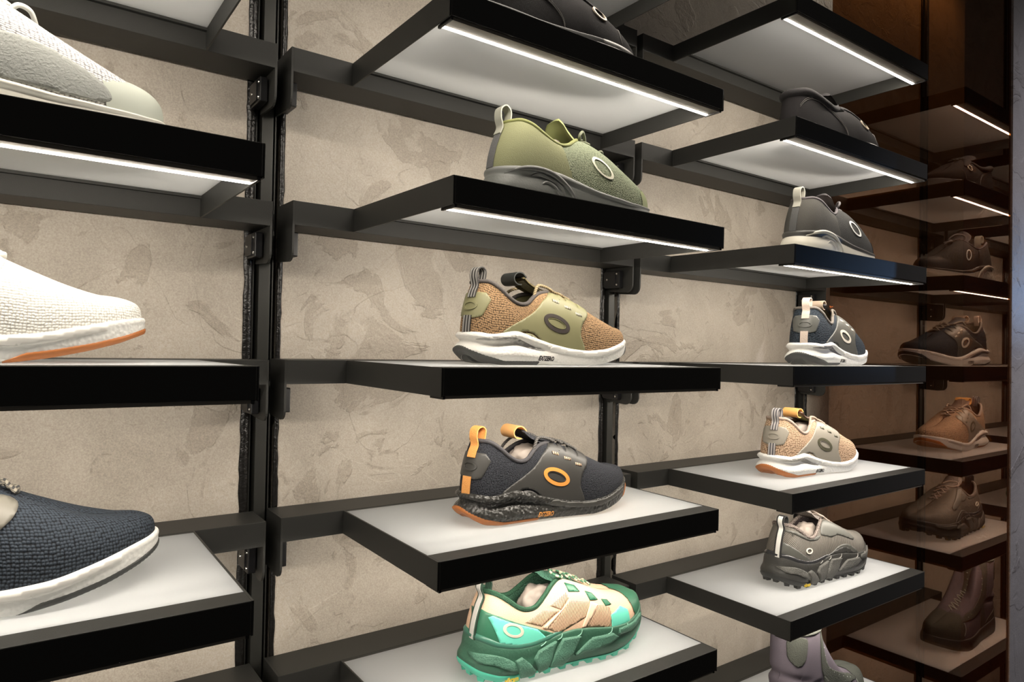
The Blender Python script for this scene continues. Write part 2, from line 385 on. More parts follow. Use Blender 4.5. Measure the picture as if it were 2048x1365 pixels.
class Skin:
    def __init__(s, P):          # P (M,N,3) in mm, closed along N
        s.P = np.asarray(P, float); s.M, s.N = s.P.shape[:2]
        q = np.concatenate([s.P, s.P[:, :1]], 1)
        mid = q[0]
        s.arc = np.concatenate([[0], np.cumsum(np.linalg.norm(np.diff(mid, axis=0), axis=1))]); s.per = s.arc[-1]
        s.bvh = BVHTree.FromPolygons([Vector(p) for p in s.P.reshape(-1, 3)], s.faces())
    def faces(s, closed=True):
        M, N = s.M, s.N
        return [(j*N+i, j*N+(i+1) % N, (j+1)*N+(i+1) % N, (j+1)*N+i) for j in range(M-1) for i in range(N)]
    def mesh(s, name, m, parent, cap=None):
        P = np.concatenate([s.P, s.P[:, :1]], 1); M, N = s.M, s.N+1
        dv = np.concatenate([np.zeros((1, N)), np.cumsum(np.linalg.norm(np.diff(P, axis=0), axis=2), 0)])
        uv = np.stack([np.tile(s.arc*MM, (M, 1)), dv*MM], 2).reshape(-1, 2)
        f = [(j*N+i, j*N+i+1, (j+1)*N+i+1, (j+1)*N+i) for j in range(M-1) for i in range(N-1)]
        return obj(name, P.reshape(-1, 3)*MM, f, m, parent, True, uv)
    def at(s, u, v):             # u 0..1 around, v 0..M-1
        u = (u % 1)*s.N; i = int(u); fu = u-i; v = min(max(v, 0), s.M-1.001); j = int(v); fv = v-j
        P = s.P; a = P[j, i % s.N]*(1-fu)+P[j, (i+1) % s.N]*fu; b = P[j+1, i % s.N]*(1-fu)+P[j+1, (i+1) % s.N]*fu
        return a*(1-fv)+b*fv
    def wrap(s):                 # map (arc from heel centre mm, + = outer side; z mm) -> point, normal
        def fn(a, z):
            a2 = a % s.per; u = np.interp(a2, s.arc, np.arange(s.N+1)/s.N)
            uu = (u % 1)*s.N; i = int(uu); fu = uu-i
            col = s.P[:, i % s.N]*(1-fu)+s.P[:, (i+1) % s.N]*fu
            v = float(np.interp(z, col[:, 2], np.arange(s.M)))
            p = s.at(u, v); du = s.at(u+.004, v)-s.at(u-.004, v); dvv = s.at(u, min(v+.6, s.M-1.01))-s.at(u, max(v-.6, 0))
            n = np.cross(du, dvv); n /= (np.linalg.norm(n)+1e-9)
            c = np.array([min(max(p[0], 40), 250), 0, p[2]])
            if n @ (p-c) < 0: n = -n
            return Vector(p), Vector(n)
        return fn
def rayside(bvhs, az=0.0):       # map (s,z): look along (sin az, cos az, 0)
    d = Vector((math.sin(az), math.cos(az), 0)); sx = Vector((math.cos(az), -math.sin(az), 0))
    def fn(a, z):
        o = sx*a-d*220+Vector((0, 0, z)); best = None
        for b in bvhs:
            h = b.ray_cast(o, d)
            if h[0] is not None and (best is None or h[3] < best[3]): best = h
        if best is None:
            for b in bvhs:
                h = b.find_nearest(sx*a-d*45+Vector((0, 0, z)))
                if best is None or h[3] < best[3]: best = h
        n = best[1].copy()
        if n.dot(d) > 0: n = -n
        return best[0].copy(), n
    return fn
def facing(bvh, zref):       # upright band that follows the outline at height zref
    f = rayside([bvh])
    def fn(a, z):
        p, n = f(a, zref); p.z = z; n.z = 0; n.normalize(); return p, n
    return fn
def inpoly(x, y, P):
    c = False; n = len(P); j = n-1
    for i in range(n):
        if (P[i][1] > y) != (P[j][1] > y) and x < (P[j][0]-P[i][0])*(y-P[i][1])/(P[j][1]-P[i][1]+1e-12)+P[i][0]: c = not c
        j = i
    return c
def outline(pts, smooth=True, step=3.0, closed=True):
    n = len(pts); out = []
    for i in range(n if closed else n-1):
        p0, p1, p2, p3 = pts[(i-1) % n], pts[i], pts[(i+1) % n], pts[(i+2) % n]
        L = math.hypot(p2[0]-p1[0], p2[1]-p1[1]); k = max(1, int(L/step))
        for q in range(k):
            f = q/k
            if smooth: out.append(tuple(.5*((2*b)+(-a+c)*f+(2*a-5*b+4*c-d)*f*f+(-a+3*b-3*c+d)*f**3) for a, b, c, d in zip(p0, p1, p2, p3)))
            else: out.append((p1[0]*(1-f)+p2[0]*f, p1[1]*(1-f)+p2[1]*f))
    return out
def decal(name, poly, fn, m, parent, off=1.2, smooth=True, step=3.0, base=-.6, soft=.0, dome=0):
    """a patch laid on the surface with real thickness"""
    B = outline(poly, smooth, step)
    nb = len(B); V = [Vector(p) for p in B]; E = [(i, (i+1) % nb) for i in range(nb)]
    xs_ = [p[0] for p in B]; ys_ = [p[1] for p in B]
    y = min(ys_)+step*.5; row = 0
    def bd(x, y): return min((x-p[0])**2+(y-p[1])**2 for p in B)**.5
    while y < max(ys_):
        x = min(xs_)+(step*.5 if row % 2 else step)
        while x < max(xs_):
            if inpoly(x, y, B) and bd(x, y) > step*.45: V.append(Vector((x, y)))
            x += step
        y += step*.87; row += 1
    r = delaunay_2d_cdt(V, E, [], 1, 1e-4)
    vv, ff = r[0], r[2]
    top = []; N = []
    for p in vv:
        q, n = fn(p[0], p[1])
        h = off
        if dome:
            h = off+dome*min(1, bd(p[0], p[1])/(step*3))
        top.append(q+n*h); N.append(n)
    # boundary skirt
    ec = {}
    for f in ff:
        for a, b in zip(f, list(f[1:])+[f[0]]):
            ec[(a, b)] = 1
    be = [(a, b) for (a, b) in ec if (b, a) not in ec]
    verts = list(top); mp = {}
    for a, b in be:
        for q in (a, b):
            if q not in mp:
                mp[q] = len(verts); verts.append(top[q]-N[q]*((off-base)))
    faces = [tuple(f) for f in ff]+[(b, a, mp[a], mp[b]) for a, b in be]
    uv = [(p[0]*MM, p[1]*MM) for p in vv]; uv += [(0, 0)]*(len(verts)-len(vv))
    for q, i in mp.items(): uv[i] = (vv[q][0]*MM, vv[q][1]*MM)
    return obj(name, [v*MM for v in verts], faces, m, parent, True, uv)
def ringlogo(name, fn, c, a, b, ai, bi, rot, m, parent, off=1.8, base=0, inner=None):
    n = 44; V = []; Fc = []
    cr, sr = math.cos(rot), math.sin(rot)
    def pt(ea, eb, t):
        x, y = ea*math.cos(t), eb*math.sin(t); return c[0]+x*cr-y*sr, c[1]+x*sr+y*cr
    for k in range(n):
        t = 2*math.pi*k/n
        for (ea, eb, h) in ((a, b, base), (a, b, off), (ai, bi, off), (ai, bi, base)):
            q, nn = fn(*pt(ea, eb, t)); V.append(q+nn*h)
    for k in range(n):
        k2 = (k+1) % n
        for j in range(3): Fc.append((4*k+j, 4*k2+j, 4*k2+j+1, 4*k+j+1))
    return obj(name, [v*MM for v in V], Fc, m, parent, False)
def tube(name, pts, r, m, parent, seg=8, closed=False, per=6, flat=1.0):
    P = cropen(list(pts)+([pts[0]] if closed else []), per)
    if closed: P = P[:-1]
    n = len(P); V = []; up = Vector((0, 0, 1)); Fc = []; prev = None
    rr = r if callable(r) else (lambda t: r)
    for i, p in enumerate(P):
        t = (P[(i+1) % n]-P[i-1]) if closed else (P[min(i+1, n-1)]-P[max(i-1, 0)])
        t.normalize()
        if prev is None:
            a = t.cross(up); a = a if a.length > .1 else t.cross(Vector((1, 0, 0)))
        else: a = prev-t*prev.dot(t)
        a.normalize(); prev = a; b = t.cross(a)
        q = rr(i/max(1, n-1))
        for k in range(seg):
            an = 2*math.pi*k/seg; V.append(p+a*math.cos(an)*q+b*math.sin(an)*q*flat)
    for i in range(n if closed else n-1):
        for k in range(seg):
            k2 = (k+1) % seg; j = (i+1) % n; Fc.append((i*seg+k, i*seg+k2, j*seg+k2, j*seg+k))
    if not closed: Fc += [tuple(range(seg))[::-1], tuple((n-1)*seg+k for k in range(seg))]
    L = [0]
    for i in range(1, n): L.append(L[-1]+(P[i]-P[i-1]).length)
    uv = [(L[i]*MM, k*r*.8*MM if not callable(r) else k*.002) for i in range(n) for k in range(seg)]
    return obj(name, [v*MM for v in V], Fc, m, parent, True, uv)
def ribbon(name, pts, wdir, width, th, m, parent, per=6, normals=None):
    """flat webbing: path, constant width direction, thickness"""
    P = cropen(pts, per); n = len(P); wd = Vector(wdir).normalized(); V = []; uv = []; L = 0
    for i, p in enumerate(P):
        t = (P[min(i+1, n-1)]-P[max(i-1, 0)]).normalized(); nn = t.cross(wd).normalized()
        if i: L += (P[i]-P[i-1]).length
        for (s, h) in ((-.5, -.5), (.5, -.5), (.5, .5), (-.5, .5)):
            V.append(p+wd*width*s+nn*th*h); uv.append((s*width*MM, L*MM))
    Fc = [(4*i+k, 4*i+(k+1) % 4, 4*i+4+(k+1) % 4, 4*i+4+k) for i in range(n-1) for k in range(4)]+[(0, 1, 2, 3), tuple(4*(n-1)+k for k in (3, 2, 1, 0))]
    o = obj(name, [v*MM for v in V], Fc, m, parent, False, uv); return o
def text_on(name, s, fn, x, z, h, m, parent, rot=0, off=.5, shear=.25, sx=1.0):
    cu = bpy.data.curves.new(name, 'FONT'); cu.body = s; cu.size = 1; cu.shear = shear; cu.resolution_u = 2; cu.offset = .035
    o = bpy.data.objects.new(name, cu); COL.objects.link(o)
    bpy.context.view_layer.update()
    me = o.to_mesh(); V = [v.co.copy() for v in me.vertices]; Fc = [tuple(p.vertices) for p in me.polygons]; o.to_mesh_clear()
    bpy.data.objects.remove(o); bpy.data.curves.remove(cu)
    out = []
    for v in V:
        a, b = v.x*h*sx, v.y*h; q, n = fn(x+a*math.cos(rot)-b*math.sin(rot), z+a*math.sin(rot)+b*math.cos(rot)); out.append((q+n*off)*MM)
    return obj(name, out, Fc, m, parent, False)

def centre(x, L): return 8*np.clip((x-.62*L)/(.36*L), 0, 1)**1.5
def build_upper(rows, L, zsole, N=320, M=44, wf=1.0, push=0):
    """rows: base x, half width, top x, top half width, top z, p, q (heel -> toe, outer side)"""
    rows = np.array(rows, float); lat = rows; med = rows[1:-1][::-1]
    def side(r, sg, k):
        c = centre(r[:, 0], L); ct = centre(r[:, 2], L)*.8
        return np.stack([r[:, 0], c+sg*r[:, 1]*k*wf, r[:, 2], ct+sg*r[:, 3]*(1 if k == 1 else .97), r[:, 4], r[:, 5], r[:, 6]], 1)
    A = np.concatenate([side(lat, -1, 1), side(med, 1, .92)])
    A = crom(A, N)
    bx, by, tx, ty, tz, p, q = A.T
    zb = ip(bx, zsole)-3
    P = []
    for j in range(M):
        v = j/(M-1); G = v**p; Hh = 1-(1-v)**q
        P.append(np.stack([bx+(tx-bx)*G, by+(ty-by)*G, zb+(tz-zb)*Hh], 1))
    P = np.array(P)
    return Skin(P), A
def normals2(bx, by):
    dx = np.roll(bx, -1)-np.roll(bx, 1); dy = np.roll(by, -1)-np.roll(by, 1); l = np.hypot(dx, dy)+1e-9
    nx, ny = -dy/l, dx/l
    s = np.sign(np.sum(nx*(bx-bx.mean())+ny*(by-by.mean()))); return nx*s, ny*s
def build_sole(A, L, zsole, zbot, layers, sub=5):
    """layers: list of (fraction of height, fn(x)->outset mm)"""
    bx, by = A[:, 0], A[:, 1]; nx, ny = normals2(bx, by); nx = smooth1(nx, 7); ny = smooth1(ny, 7)
    zt = ip(bx, zsole); zt = smooth1(zt, 7); zb = smooth1(ip(bx, zbot), 5); K = []
    for fr, fo in layers:
        d = fo(bx, by); K.append(np.stack([bx+nx*d, by+ny*d, zb+(zt-zb)*fr], 1))
    K = np.array(K); n = len(K); P = []
    for j in range(n-1):
        p0, p1, p2, p3 = K[max(j-1, 0)], K[j], K[j+1], K[min(j+2, n-1)]
        for k in range(sub):
            f = k/sub; P.append(.5*((2*p1)+(-p0+p2)*f+(2*p0-5*p1+4*p2-p3)*f*f+(-p0+3*p1-3*p2+p3)*f**3))
    P.append(K[-1]); return Skin(np.array(P))
def capbottom(name, sk, m, parent, up=0):
    P = sk.P[0]; c = P.mean(0); n = len(P); V = [tuple(p*MM) for p in P]
    # inner rings follow the bottom profile
    x = P[:, 0]; 
    V2 = []
    for p in P: V2.append(tuple(np.array([p[0]*.97+c[0]*.03, p[1]*.3, p[2]+up])*MM))
    Fc = [(i, (i+1) % n, n+(i+1) % n, n+i) for i in range(n)]+[tuple(range(n, 2*n))]
    return obj(name, V+V2, Fc, m, parent, True)
def outsole_band(name, sk, hz, m, parent, off=.8, teeth=0, z0=0):
    """rubber band round the lower edge where hz(x)>0"""
    V = []; Fc = []; cols = []
    N = sk.N; s = sk
    nrm = normals2(sk.P[2, :, 0], sk.P[2, :, 1])
    for i in range(N):
        h = hz(sk.P[0, i, 0])
        if h <= 0: cols.append(None); continue
        col = sk.P[:, i]; zb = col[0, 2]; c = []
        for k in range(6):
            z = zb+h*k/5; v = float(np.interp(z, col[:, 2], np.arange(s.M))); p = s.at(i/N, v)
            o = off+(teeth*(1 if i % 2 else 0) if 0 < k < 5 else 0)
            if k == 5: o = -.4
            c.append(p+np.array([nrm[0][i], nrm[1][i], 0])*o-np.array([0, 0, .4 if k == 0 else 0]))
        cols.append(len(V)//1); V += [tuple(q*MM) for q in c]
    for i in range(N):
        a, b = cols[i], cols[(i+1) % N]
        if a is None or b is None: continue
        for k in range(5): Fc.append((a+k, b+k, b+k+1, a+k+1))
    return obj(name, V, Fc, m, parent, True)
def opening(A, sk, kf, kz=0):
    """points of the collar opening: stations 0..kf on both sides, heel centred"""
    N = sk.N; top = sk.P[-1]; n = int(N*kf)
    idx = list(range(N-n, N))+list(range(0, n+1)); return [Vector(top[i % N]) for i in idx], idx
def lining(name, sk, A, kf, m, parent, zin=34, xmax=150, depth=5):
    loop, idx = opening(A, sk, kf); c = sum(loop, Vector())/len(loop); n = len(loop); V = []; rings = []
    base = [Vector((min(A[i % sk.N, 0]*.92+10, xmax), A[i % sk.N, 1]*.82, zin)) for i in idx]
    for j in range(12):
        t = j/11; ring = []
        for p, b in zip(loop, base):
            ins = Vector((c.x-p.x, c.y-p.y, 0)); ins = ins.normalized() if ins.length > 1 else Vector()
            q = p+ins*min(depth, j*3.0)+Vector((0, 0, .6 if j == 0 else 0)); tt = t**.8
            z = q.z+(b.z-q.z)*t; ring.append(Vector((q.x+(b.x-q.x)*t**1.5*.9, q.y+(b.y-q.y)*t**1.2*.8, z)))
        rings.append(ring)
    for r_ in rings: V += r_
    Fc = [(j*n+i, j*n+(i+1) % n, (j+1)*n+(i+1) % n, (j+1)*n+i) for j in range(11) for i in range(n)]+[tuple(11*n+i for i in range(n))]
    uv = [(i*.002, j*.006) for j in range(12) for i in range(n)]
    return obj(name, [v*MM for v in V], Fc, m, parent, True, uv)
def tongue(name, path, m, parent, th=3.0, drop=.35):
    """path: (x, z, half width) from the vamp up"""
    C_ = cropen([(a, b, c) for a, b, c in path], 6); n = len(C_); K = 13; V = []; uv = []
    for side in (1, 0):
        for i, c in enumerate(C_):
            t = C_[min(i+1, n-1)]-C_[max(i-1, 0)]; t2 = Vector((t.x, 0, t.y)).normalized(); nn = Vector((-t2.z, 0, t2.x))
            if nn.z < 0 or (abs(nn.z) < .5 and nn.x < 0): nn = -nn
            for k in range(K):
                a = (k/(K-1)*2-1); y = a*c.z; d = -drop*c.z*a*a
                p = Vector((c.x, y, c.y))+nn*(d+(th/2 if side else -th/2)*(1-a**6)); V.append(p); uv.append((y*MM, i*.003))
    Fc = []
    for s_ in (0, 1):
        o = s_*n*K
        for i in range(n-1):
            for k in range(K-1): Fc.append((o+i*K+k, o+i*K+k+1, o+(i+1)*K+k+1, o+(i+1)*K+k))
    o = n*K
    for k in range(K-1): Fc.append(((n-1)*K+k, (n-1)*K+k+1, o+(n-1)*K+k+1, o+(n-1)*K+k))
    for i in range(n-1):
        for k in (0, K-1): Fc.append((i*K+k, (i+1)*K+k, o+(i+1)*K+k, o+i*K+k))
    return obj(name, [v*MM for v in V], Fc, m, parent, True, uv)
def topz(bvhs, x, y, dflt=90):
    best = None
    for b in bvhs:
        h = b.ray_cast(Vector((x, y, 300)), Vector((0, 0, -1)))
        if h[0] is not None and (best is None or h[0].z > best): best = h[0].z
    return best if best is not None else dflt
def lace(parent, sk, xs_, wfun, m, r=2.1, lift=2.0, cross=True, bvh=None):
    bv = [sk.bvh]+(bvh or [])
    for i, x in enumerate(xs_):
        w = wfun(x); x2 = xs_[i+1] if (cross and i+1 < len(xs_)) else x
        for sg in ((1, -1) if cross and i+1 < len(xs_) else (1,)):
            pts = []
            for k in range(7):
                t = k/6; y = sg*(-w+2*w*t); xx = x+(x2-x)*t+centre(x, 300)*0
                z = max(topz(bv, xx, y, 95 if False else None) or 0, 0)
                if z == 0: z = topz(bv, xx, sg*w*(1 if t > .5 else -1)*1.15, 90)
                pts.append((xx, y, z+lift+(1.6 if sg < 0 else 0)*math.sin(math.pi*t)+2.5*math.sin(math.pi*t)))
            tube('lace', pts, r, m, parent, per=3, flat=.75)
def blob(name, c, r, m, seed, cat_label):
    bm = bmesh.new(); bmesh.ops.create_icosphere(bm, subdivisions=4, radius=1)
    for v in bm.verts:
        n = noise.noise(v.co*2.2+Vector((seed, 0, 0)))*.22+abs(noise.noise(v.co*5+Vector((0, seed, 0))))*.12
        v.co = Vector((v.co.x*r[0], v.co.y*r[1], v.co.z*r[2]))*(1+n)*MM+Vector(c)*MM
    o = bmobj(name, bm, m, None, True); tag(o, cat_label, 'tissue paper', 'tissue paper stuffed in the shoes'); return o
PAPER = plain('tissue_paper', (.36, .31, .27), .7, 0, .8, 60)
def skinregion(name, sk, test, m, parent, off=1.0):
    P = sk.P; M_, N_ = sk.M, sk.N
    du = np.roll(P, -1, 1)-np.roll(P, 1, 1); dv = np.gradient(P, axis=0); n = np.cross(du, dv)
    n /= (np.linalg.norm(n, axis=2, keepdims=True)+1e-9)
    c = np.stack([np.clip(P[..., 0], 40, 250), 0*P[..., 0], P[..., 2]*.6], 2)
    sg = np.sign(np.sum(n*(P-c), axis=2)); n *= sg[..., None]
    Q = P+n*off; keep = test(P); V = []; mp = {}; Fc = []; uv = []
    def g(j, i):
        k = (j, i % N_)
        if k not in mp: mp[k] = len(V); V.append(tuple(Q[k]*MM)); uv.append((sk.arc[k[1]]*MM, j*.003))
        return mp[k]
    for j in range(M_-1):
        for i in range(N_):
            if keep[j, i] and keep[j, (i+1) % N_] and keep[j+1, i] and keep[j+1, (i+1) % N_]: Fc.append((g(j, i), g(j, i+1), g(j+1, i+1), g(j+1, i)))
    return obj(name, V, Fc, m, parent, True, uv)
def place(root, c, r, x0, y0, rz=0, dz=0, others=(), sc=.945):
    Mx = SHELF[(c, r)] @ Matrix.Translation((x0, y0, dz)) @ Matrix.Rotation(rz, 4, 'Z') @ Matrix.Scale(sc, 4)
    root.matrix_world = Mx
    for o in others: o.matrix_world = Mx
Z0 = .0006

# ------------------------------------------------------------------ knit sneaker with side cage (six of them)
ROWS_E = [(3, 0, 19, 0, 110, 2.0, 1.0), (7, 17, 22, 13, 110, 2.0, 1.0), (21, 30, 30, 21, 109, 2.0, 1.02), (46, 35, 42, 27, 101, 2.1, 1.05), (71, 36, 56, 30, 89, 2.1, 1.08), (96, 37, 70, 31, 82, 2.1, 1.1),
          (119, 39, 85, 30, 83, 2.1, 1.15), (141, 42, 98, 26, 92, 2.0, 1.25), (161, 45, 112, 21, 99, 1.9, 1.35), (183, 49, 135, 15, 101, 1.75, 1.5), (206, 51, 165, 7, 93, 1.7, 1.65), (230, 49, 193, 2, 80, 1.75, 1.75),
          (252, 43, 218, .5, 68, 1.9, 1.9), (272, 32, 243, .5, 60, 2.1, 2.0), (287, 18, 262, .3, 58, 2.3, 2.1), (293, 0, 275, 0, 55, 2.4, 2.2)]
ZS_E = [(0, 42), (12, 42), (28, 39), (45, 42), (62, 45), (76, 42), (95, 36), (120, 29), (150, 23), (180, 20), (215, 23), (245, 30), (270, 36), (288, 39), (300, 41)]
ZB_E = [(0, 16), (7, 8), (18, 2.5), (40, 0), (195, 0), (222, 4), (250, 10), (275, 17), (292, 24), (300, 29)]
def sneaker(nm, K):
    e = empty(nm)
    sk, A = build_upper(ROWS_E, 300, ZS_E)
    tag(sk.mesh('upper', K['knit'], e), K.get('lu'))
    gf = lambda x: np.clip((135-x)/60, 0, 1)
    lay = [(0, lambda x, y: 0*x-3), (.07, lambda x, y: 0*x+1.5), (.28, lambda x, y: 2.5+5.5*gf(x)), (.48, lambda x, y: 2.8+2.4*gf(x)), (.66, lambda x, y: 2.8-2.8*gf(x)), (.85, lambda x, y: 3.2+2.6*gf(x)), (1.0, lambda x, y: 1.8+.8*gf(x)), (1.0, lambda x, y: 0*x-2)]
    so = build_sole(A, 300, ZS_E, ZB_E, lay)
    md = so.mesh('midsole', K['mid'], e); tag(md, K.get('lm'))
    capbottom('outsole', so, K['out'], e)
    outsole_band('tread_edge', so, lambda x: (5+9*max(0, 1-x/45.)) if x < 100 else 0, K['out'], e, .7, .9)
    outsole_band('tread_edge', so, lambda x: (10 if K.get('tf', 258) > 200 else 6.5)*min(1, (x-K.get('tf', 258))/16.) if x > K.get('tf', 258) else 0, K['out'], e, .7, .5)
    side = rayside([sk.bvh]); ss = rayside([so.bvh]); wr = sk.wrap()
    # side cage with arch cut-out and three lace lugs
    cage = [(43, 43), (57, 52), (79, 63), (97, 74), (111, 87), (126, 98), (134, 103), (146, 99), (153, 89), (158, 95), (169, 92), (174, 81), (178, 87), (190, 81), (188, 72), (174, 58), (169, 42), (174, 20), (146, 19), (120, 23), (108, 31), (95, 41), (83, 45), (70, 44), (58, 40), (48, 39)]
    decal('side_cage', cage, side, K['cage'], e, 1.7, True, 3.0)
    decal('arch_pod', [(66, 38), (74, 42), (86, 42), (97, 37), (110, 26), (96, 27), (78, 33)], side, K['cage'], e, 1.2, True, 3, dome=1.2)
    for i in range(6):
        a = i/5; ringlogo('vent_dot', side, (77+26*a, 37+2*math.sin(a*3.1)-9*a*a), 1.3, 1.3, .5, .5, 0, K['dark'], e, 2.6)
    ringlogo('oval_logo', side, (130, 57), 22, 11.5, 16, 6.6, -.36, K['logo'], e, 2.5, .6)
    ringlogo('oval_logo_rim', side, (130, 57), 15, 5.6, 14.2, 5.0, -.36, K['cage'], e, 2.6, 1.2)
    # lug stitching
    for cx, cz in ((134, 88), (153, 80), (170, 71)):
        decal('stitching', [(cx-6, cz+3), (cx+4, cz), (cx+4, cz-3.5), (cx-6, cz-.5)], side, K['stitch'], e, 2.2, False, 2.5)
    decal('rand', [(118, 20), (146, 15), (178, 12), (210, 14), (240, 21), (262, 27), (262, 32), (240, 28), (212, 21.5), (178, 19.3), (146, 22), (124, 26.5)], rayside([so.bvh]), K['rand'], e, .9, True, 3)
    if K.get('grey'): decal('side_groove', [(8, 33), (28, 37), (50, 37.5), (70, 33), (92, 25), (110, 19), (92, 20.5), (70, 25), (50, 31), (28, 31)], ss, K['grey'], e, .35, True, 3)
    text_on('lettering', 'EX7ZERO', ss, 97, 6.5, 8.4, K['txt'], e, -.04, .7, .3, .72)
    # heel patch, straps and pull loop
    patch = [(a+8, z) for a, z in [(-30, 88), (-24, 94), (-10, 95), (10, 95), (24, 94), (33, 85), (26, 72), (21, 63), (10, 61), (-10, 61), (-22, 64), (-25, 72)]]
    decal('heel_patch', patch, wr, K['cage'], e, 1.3, False, 3)
    ringlogo('heel_emblem', wr, (8, 77), 13, 6, 9.8, 4, 0, K['cage'], e, 2.6, 1)
    def hp(z, o): q, n = wr(8, z); return q+n*o
    ribbon('heel_strap', [hp(z, 1.9) for z in (40, 46, 53, 59, 64)], (-.30, 1, 0), 13.5, 1.5, K['strap'], e)
    top = hp(108, 2)
    ribbon('pull_loop', [hp(88, 2.2), hp(96, 2.4), hp(104, 2.2), top+Vector((-4, 0, 8)), top+Vector((-2, 0, 17)), top+Vector((5, 0, 20)), top+Vector((10, 0, 15)), top+Vector((9, 0, 5)), top+Vector((7, 0, -6))], (-.25, 1, 0), 13.5, 1.6, K['strap'], e)
    # collar, lining, tongue
    loop, idx = opening(A, sk, .305)
    tube('collar', loop[::4], 3.0, K['collar'], e, 8, False, 3)
    lining('lining', sk, A, .305, K['lining'], e, 40, 150)
    tp = [(196, 78, 4), (180, 86, 8), (160, 95, 13), (140, 102, 17), (120, 107, 19), (103, 114, 19), (92, 122, 18)]
    tongue('tongue', tp, K['tongue'], e, 4.0, .28)
    cpt = [(94, 120)]+[(83+10*math.cos(a), 118+8.5*math.sin(a)) for a in (1.0, 1.6, 2.2, 2.9, 3.6, 4.3, 5.0)]
    ribbon('tongue_roll', [(x, 0, z) for x, z in cpt], (0, 1, 0), 32, 1.6, K['roll'], e)
    if K.get('label'): tag(ribbon('size_label', [(140, 0, 97.5), (122, 0, 102.5), (106, 0, 109), (95, 0, 116)], (0, 1, 0), 24, .8, K['label'], e), 'printed inner label of the tongue')
    lace(e, sk, [142, 158, 174, 190], lambda x: 17-(x-142)*.17, K['lace'], 2.3, 3.0)
    tube('lace', [(140, -17, 103), (128, -19, 108), (112, -20, 110), (104, -24, 103), (100, -25, 92)], 2.2, K['lace'], e)
    tube('lace', [(140, 17, 103), (124, 21, 110), (100, 26, 106), (84, 27, 94), (80, 25, 84)], 2.2, K['lace'], e)
    p = []
    if K.get('paper'):
        b = blob('tissue_paper', (112, 2, 74), (34, 22, 22), PAPER, K['seed'], K['paper']); p.append(b)
    return e, p
def kit(t, knit_, mid, out, cage, logo, strap, collar, tg, roll, lc, **k):
    d = dict(knit=knit_, mid=mid, out=out, cage=cage, logo=logo, strap=strap, collar=collar, tongue=tg, roll=roll, lace=lc)
    d.update(dark=VOID, stitch=logo, rand=mid, grey=None, txt=VOID, lining=collar, seed=1.0); d.update(k); return d
WHITE = (.80, .78, .73)
foamW = foam('white_foam', WHITE, .35, 330); foamK = foam('black_foam', (.034, .033, .030), 1.1, 250, .33); foamO = foam('offwhite_foam', (.84, .83, .79), .4, 330)
ORANGE = plain('orange_webbing', (.80, .36, .10), .6, 0, .8, 500); GUM = plain('gum_rubber', (.50, .17, .045), .45)
ORB = plain('orange_print', (.78, .33, .07), .5)
smoothW = plain('white_rubber', (.82, .80, .75), .5)
kB2 = kit('b2', knit('brown_knit', (.40, .25, .13), (.055, .035, .02), 400, 330), foamW, plain('dark_grey_rubber', (.07, .07, .065), .5), plain('olive_cage', (.225, .215, .11), .5), plain('dark_print', (.06, .05, .045), .4),
          stripes('black_dotted_webbing', (.035, .032, .03), (.30, .29, .27), 900, 0), plain('charcoal_rib', (.075, .065, .06), .8, 0, .6, 700), knit('brown_tongue', (.16, .13, .06), (.05, .04, .02), 400, 400), plain('black_roll', (.02, .022, .02), .5), stripes('khaki_lace', (.38, .30, .17), (.14, .10, .05), 1500, .7),
          grey=foam('grey_foam', (.40, .39, .37)), stitch=stripes('white_stitch', (.6, .56, .45), (.14, .13, .07), 1300), rand=smoothW, lining=plain('olive_lining', (.10, .09, .035), .8), label=plain('sand_label', (.36, .34, .24), .6, 0, 0, 260, .5, .6), lu='brown knit upper', lm='white foam midsole', paper=None)
kB3 = kit('b3', knit('black_knit', (.040, .043, .052), (.006, .006, .009), 420, 520), foamK, GUM, plain('charcoal_cage', (.052, .050, .046), .45), ORB, ORANGE,
          plain('dark_rib', (.055, .052, .056), .8, 0, .6, 700), knit('dark_tongue', (.05, .052, .06), (.012, .012, .015), 500, 500), plain('tan_roll', (.72, .38, .14), .5), stripes('grey_lace', (.12, .11, .10), (.03, .03, .03), 1500, .7),
          stitch=stripes('tan_stitch', (.75, .48, .30), (.06, .05, .045), 1300), txt=ORB, rand=plain('black_rand', (.06, .058, .052), .4), lining=plain('black_lining', (.012, .012, .014), .9), paper='crumpled tissue paper inside the black sneaker with orange details', seed=2.0, lm='black foam midsole')
kC2 = kit('c2', knit('slate_knit', (.034, .047, .062), (.006, .007, .010), 300, 300), foamO, plain('dark_grey_rubber2', (.06, .06, .058), .5), plain('grey_cage', (.09, .09, .08), .45), plain('pale_print', (.72, .66, .56), .5),
          plain('pale_webbing', (.55, .45, .38), .7, 0, .8, 600), plain('taupe_rib', (.17, .15, .13), .8, 0, .6, 700), knit('slate_tongue', (.13, .13, .14), (.03, .03, .035)), plain('tan_grey_roll', (.36, .28, .21), .5), plain('taupe_lace', (.18, .155, .125), .7, 0, .8, 900),
          grey=foam('slate_foam', (.22, .21, .21)), label=plain('khaki_label', (.20, .17, .11), .6, 0, 0, 260, .5, .8), lining=plain('label_lining', (.13, .11, .08), .8, 0, .6, 300, .3, .5), rand=smoothW)
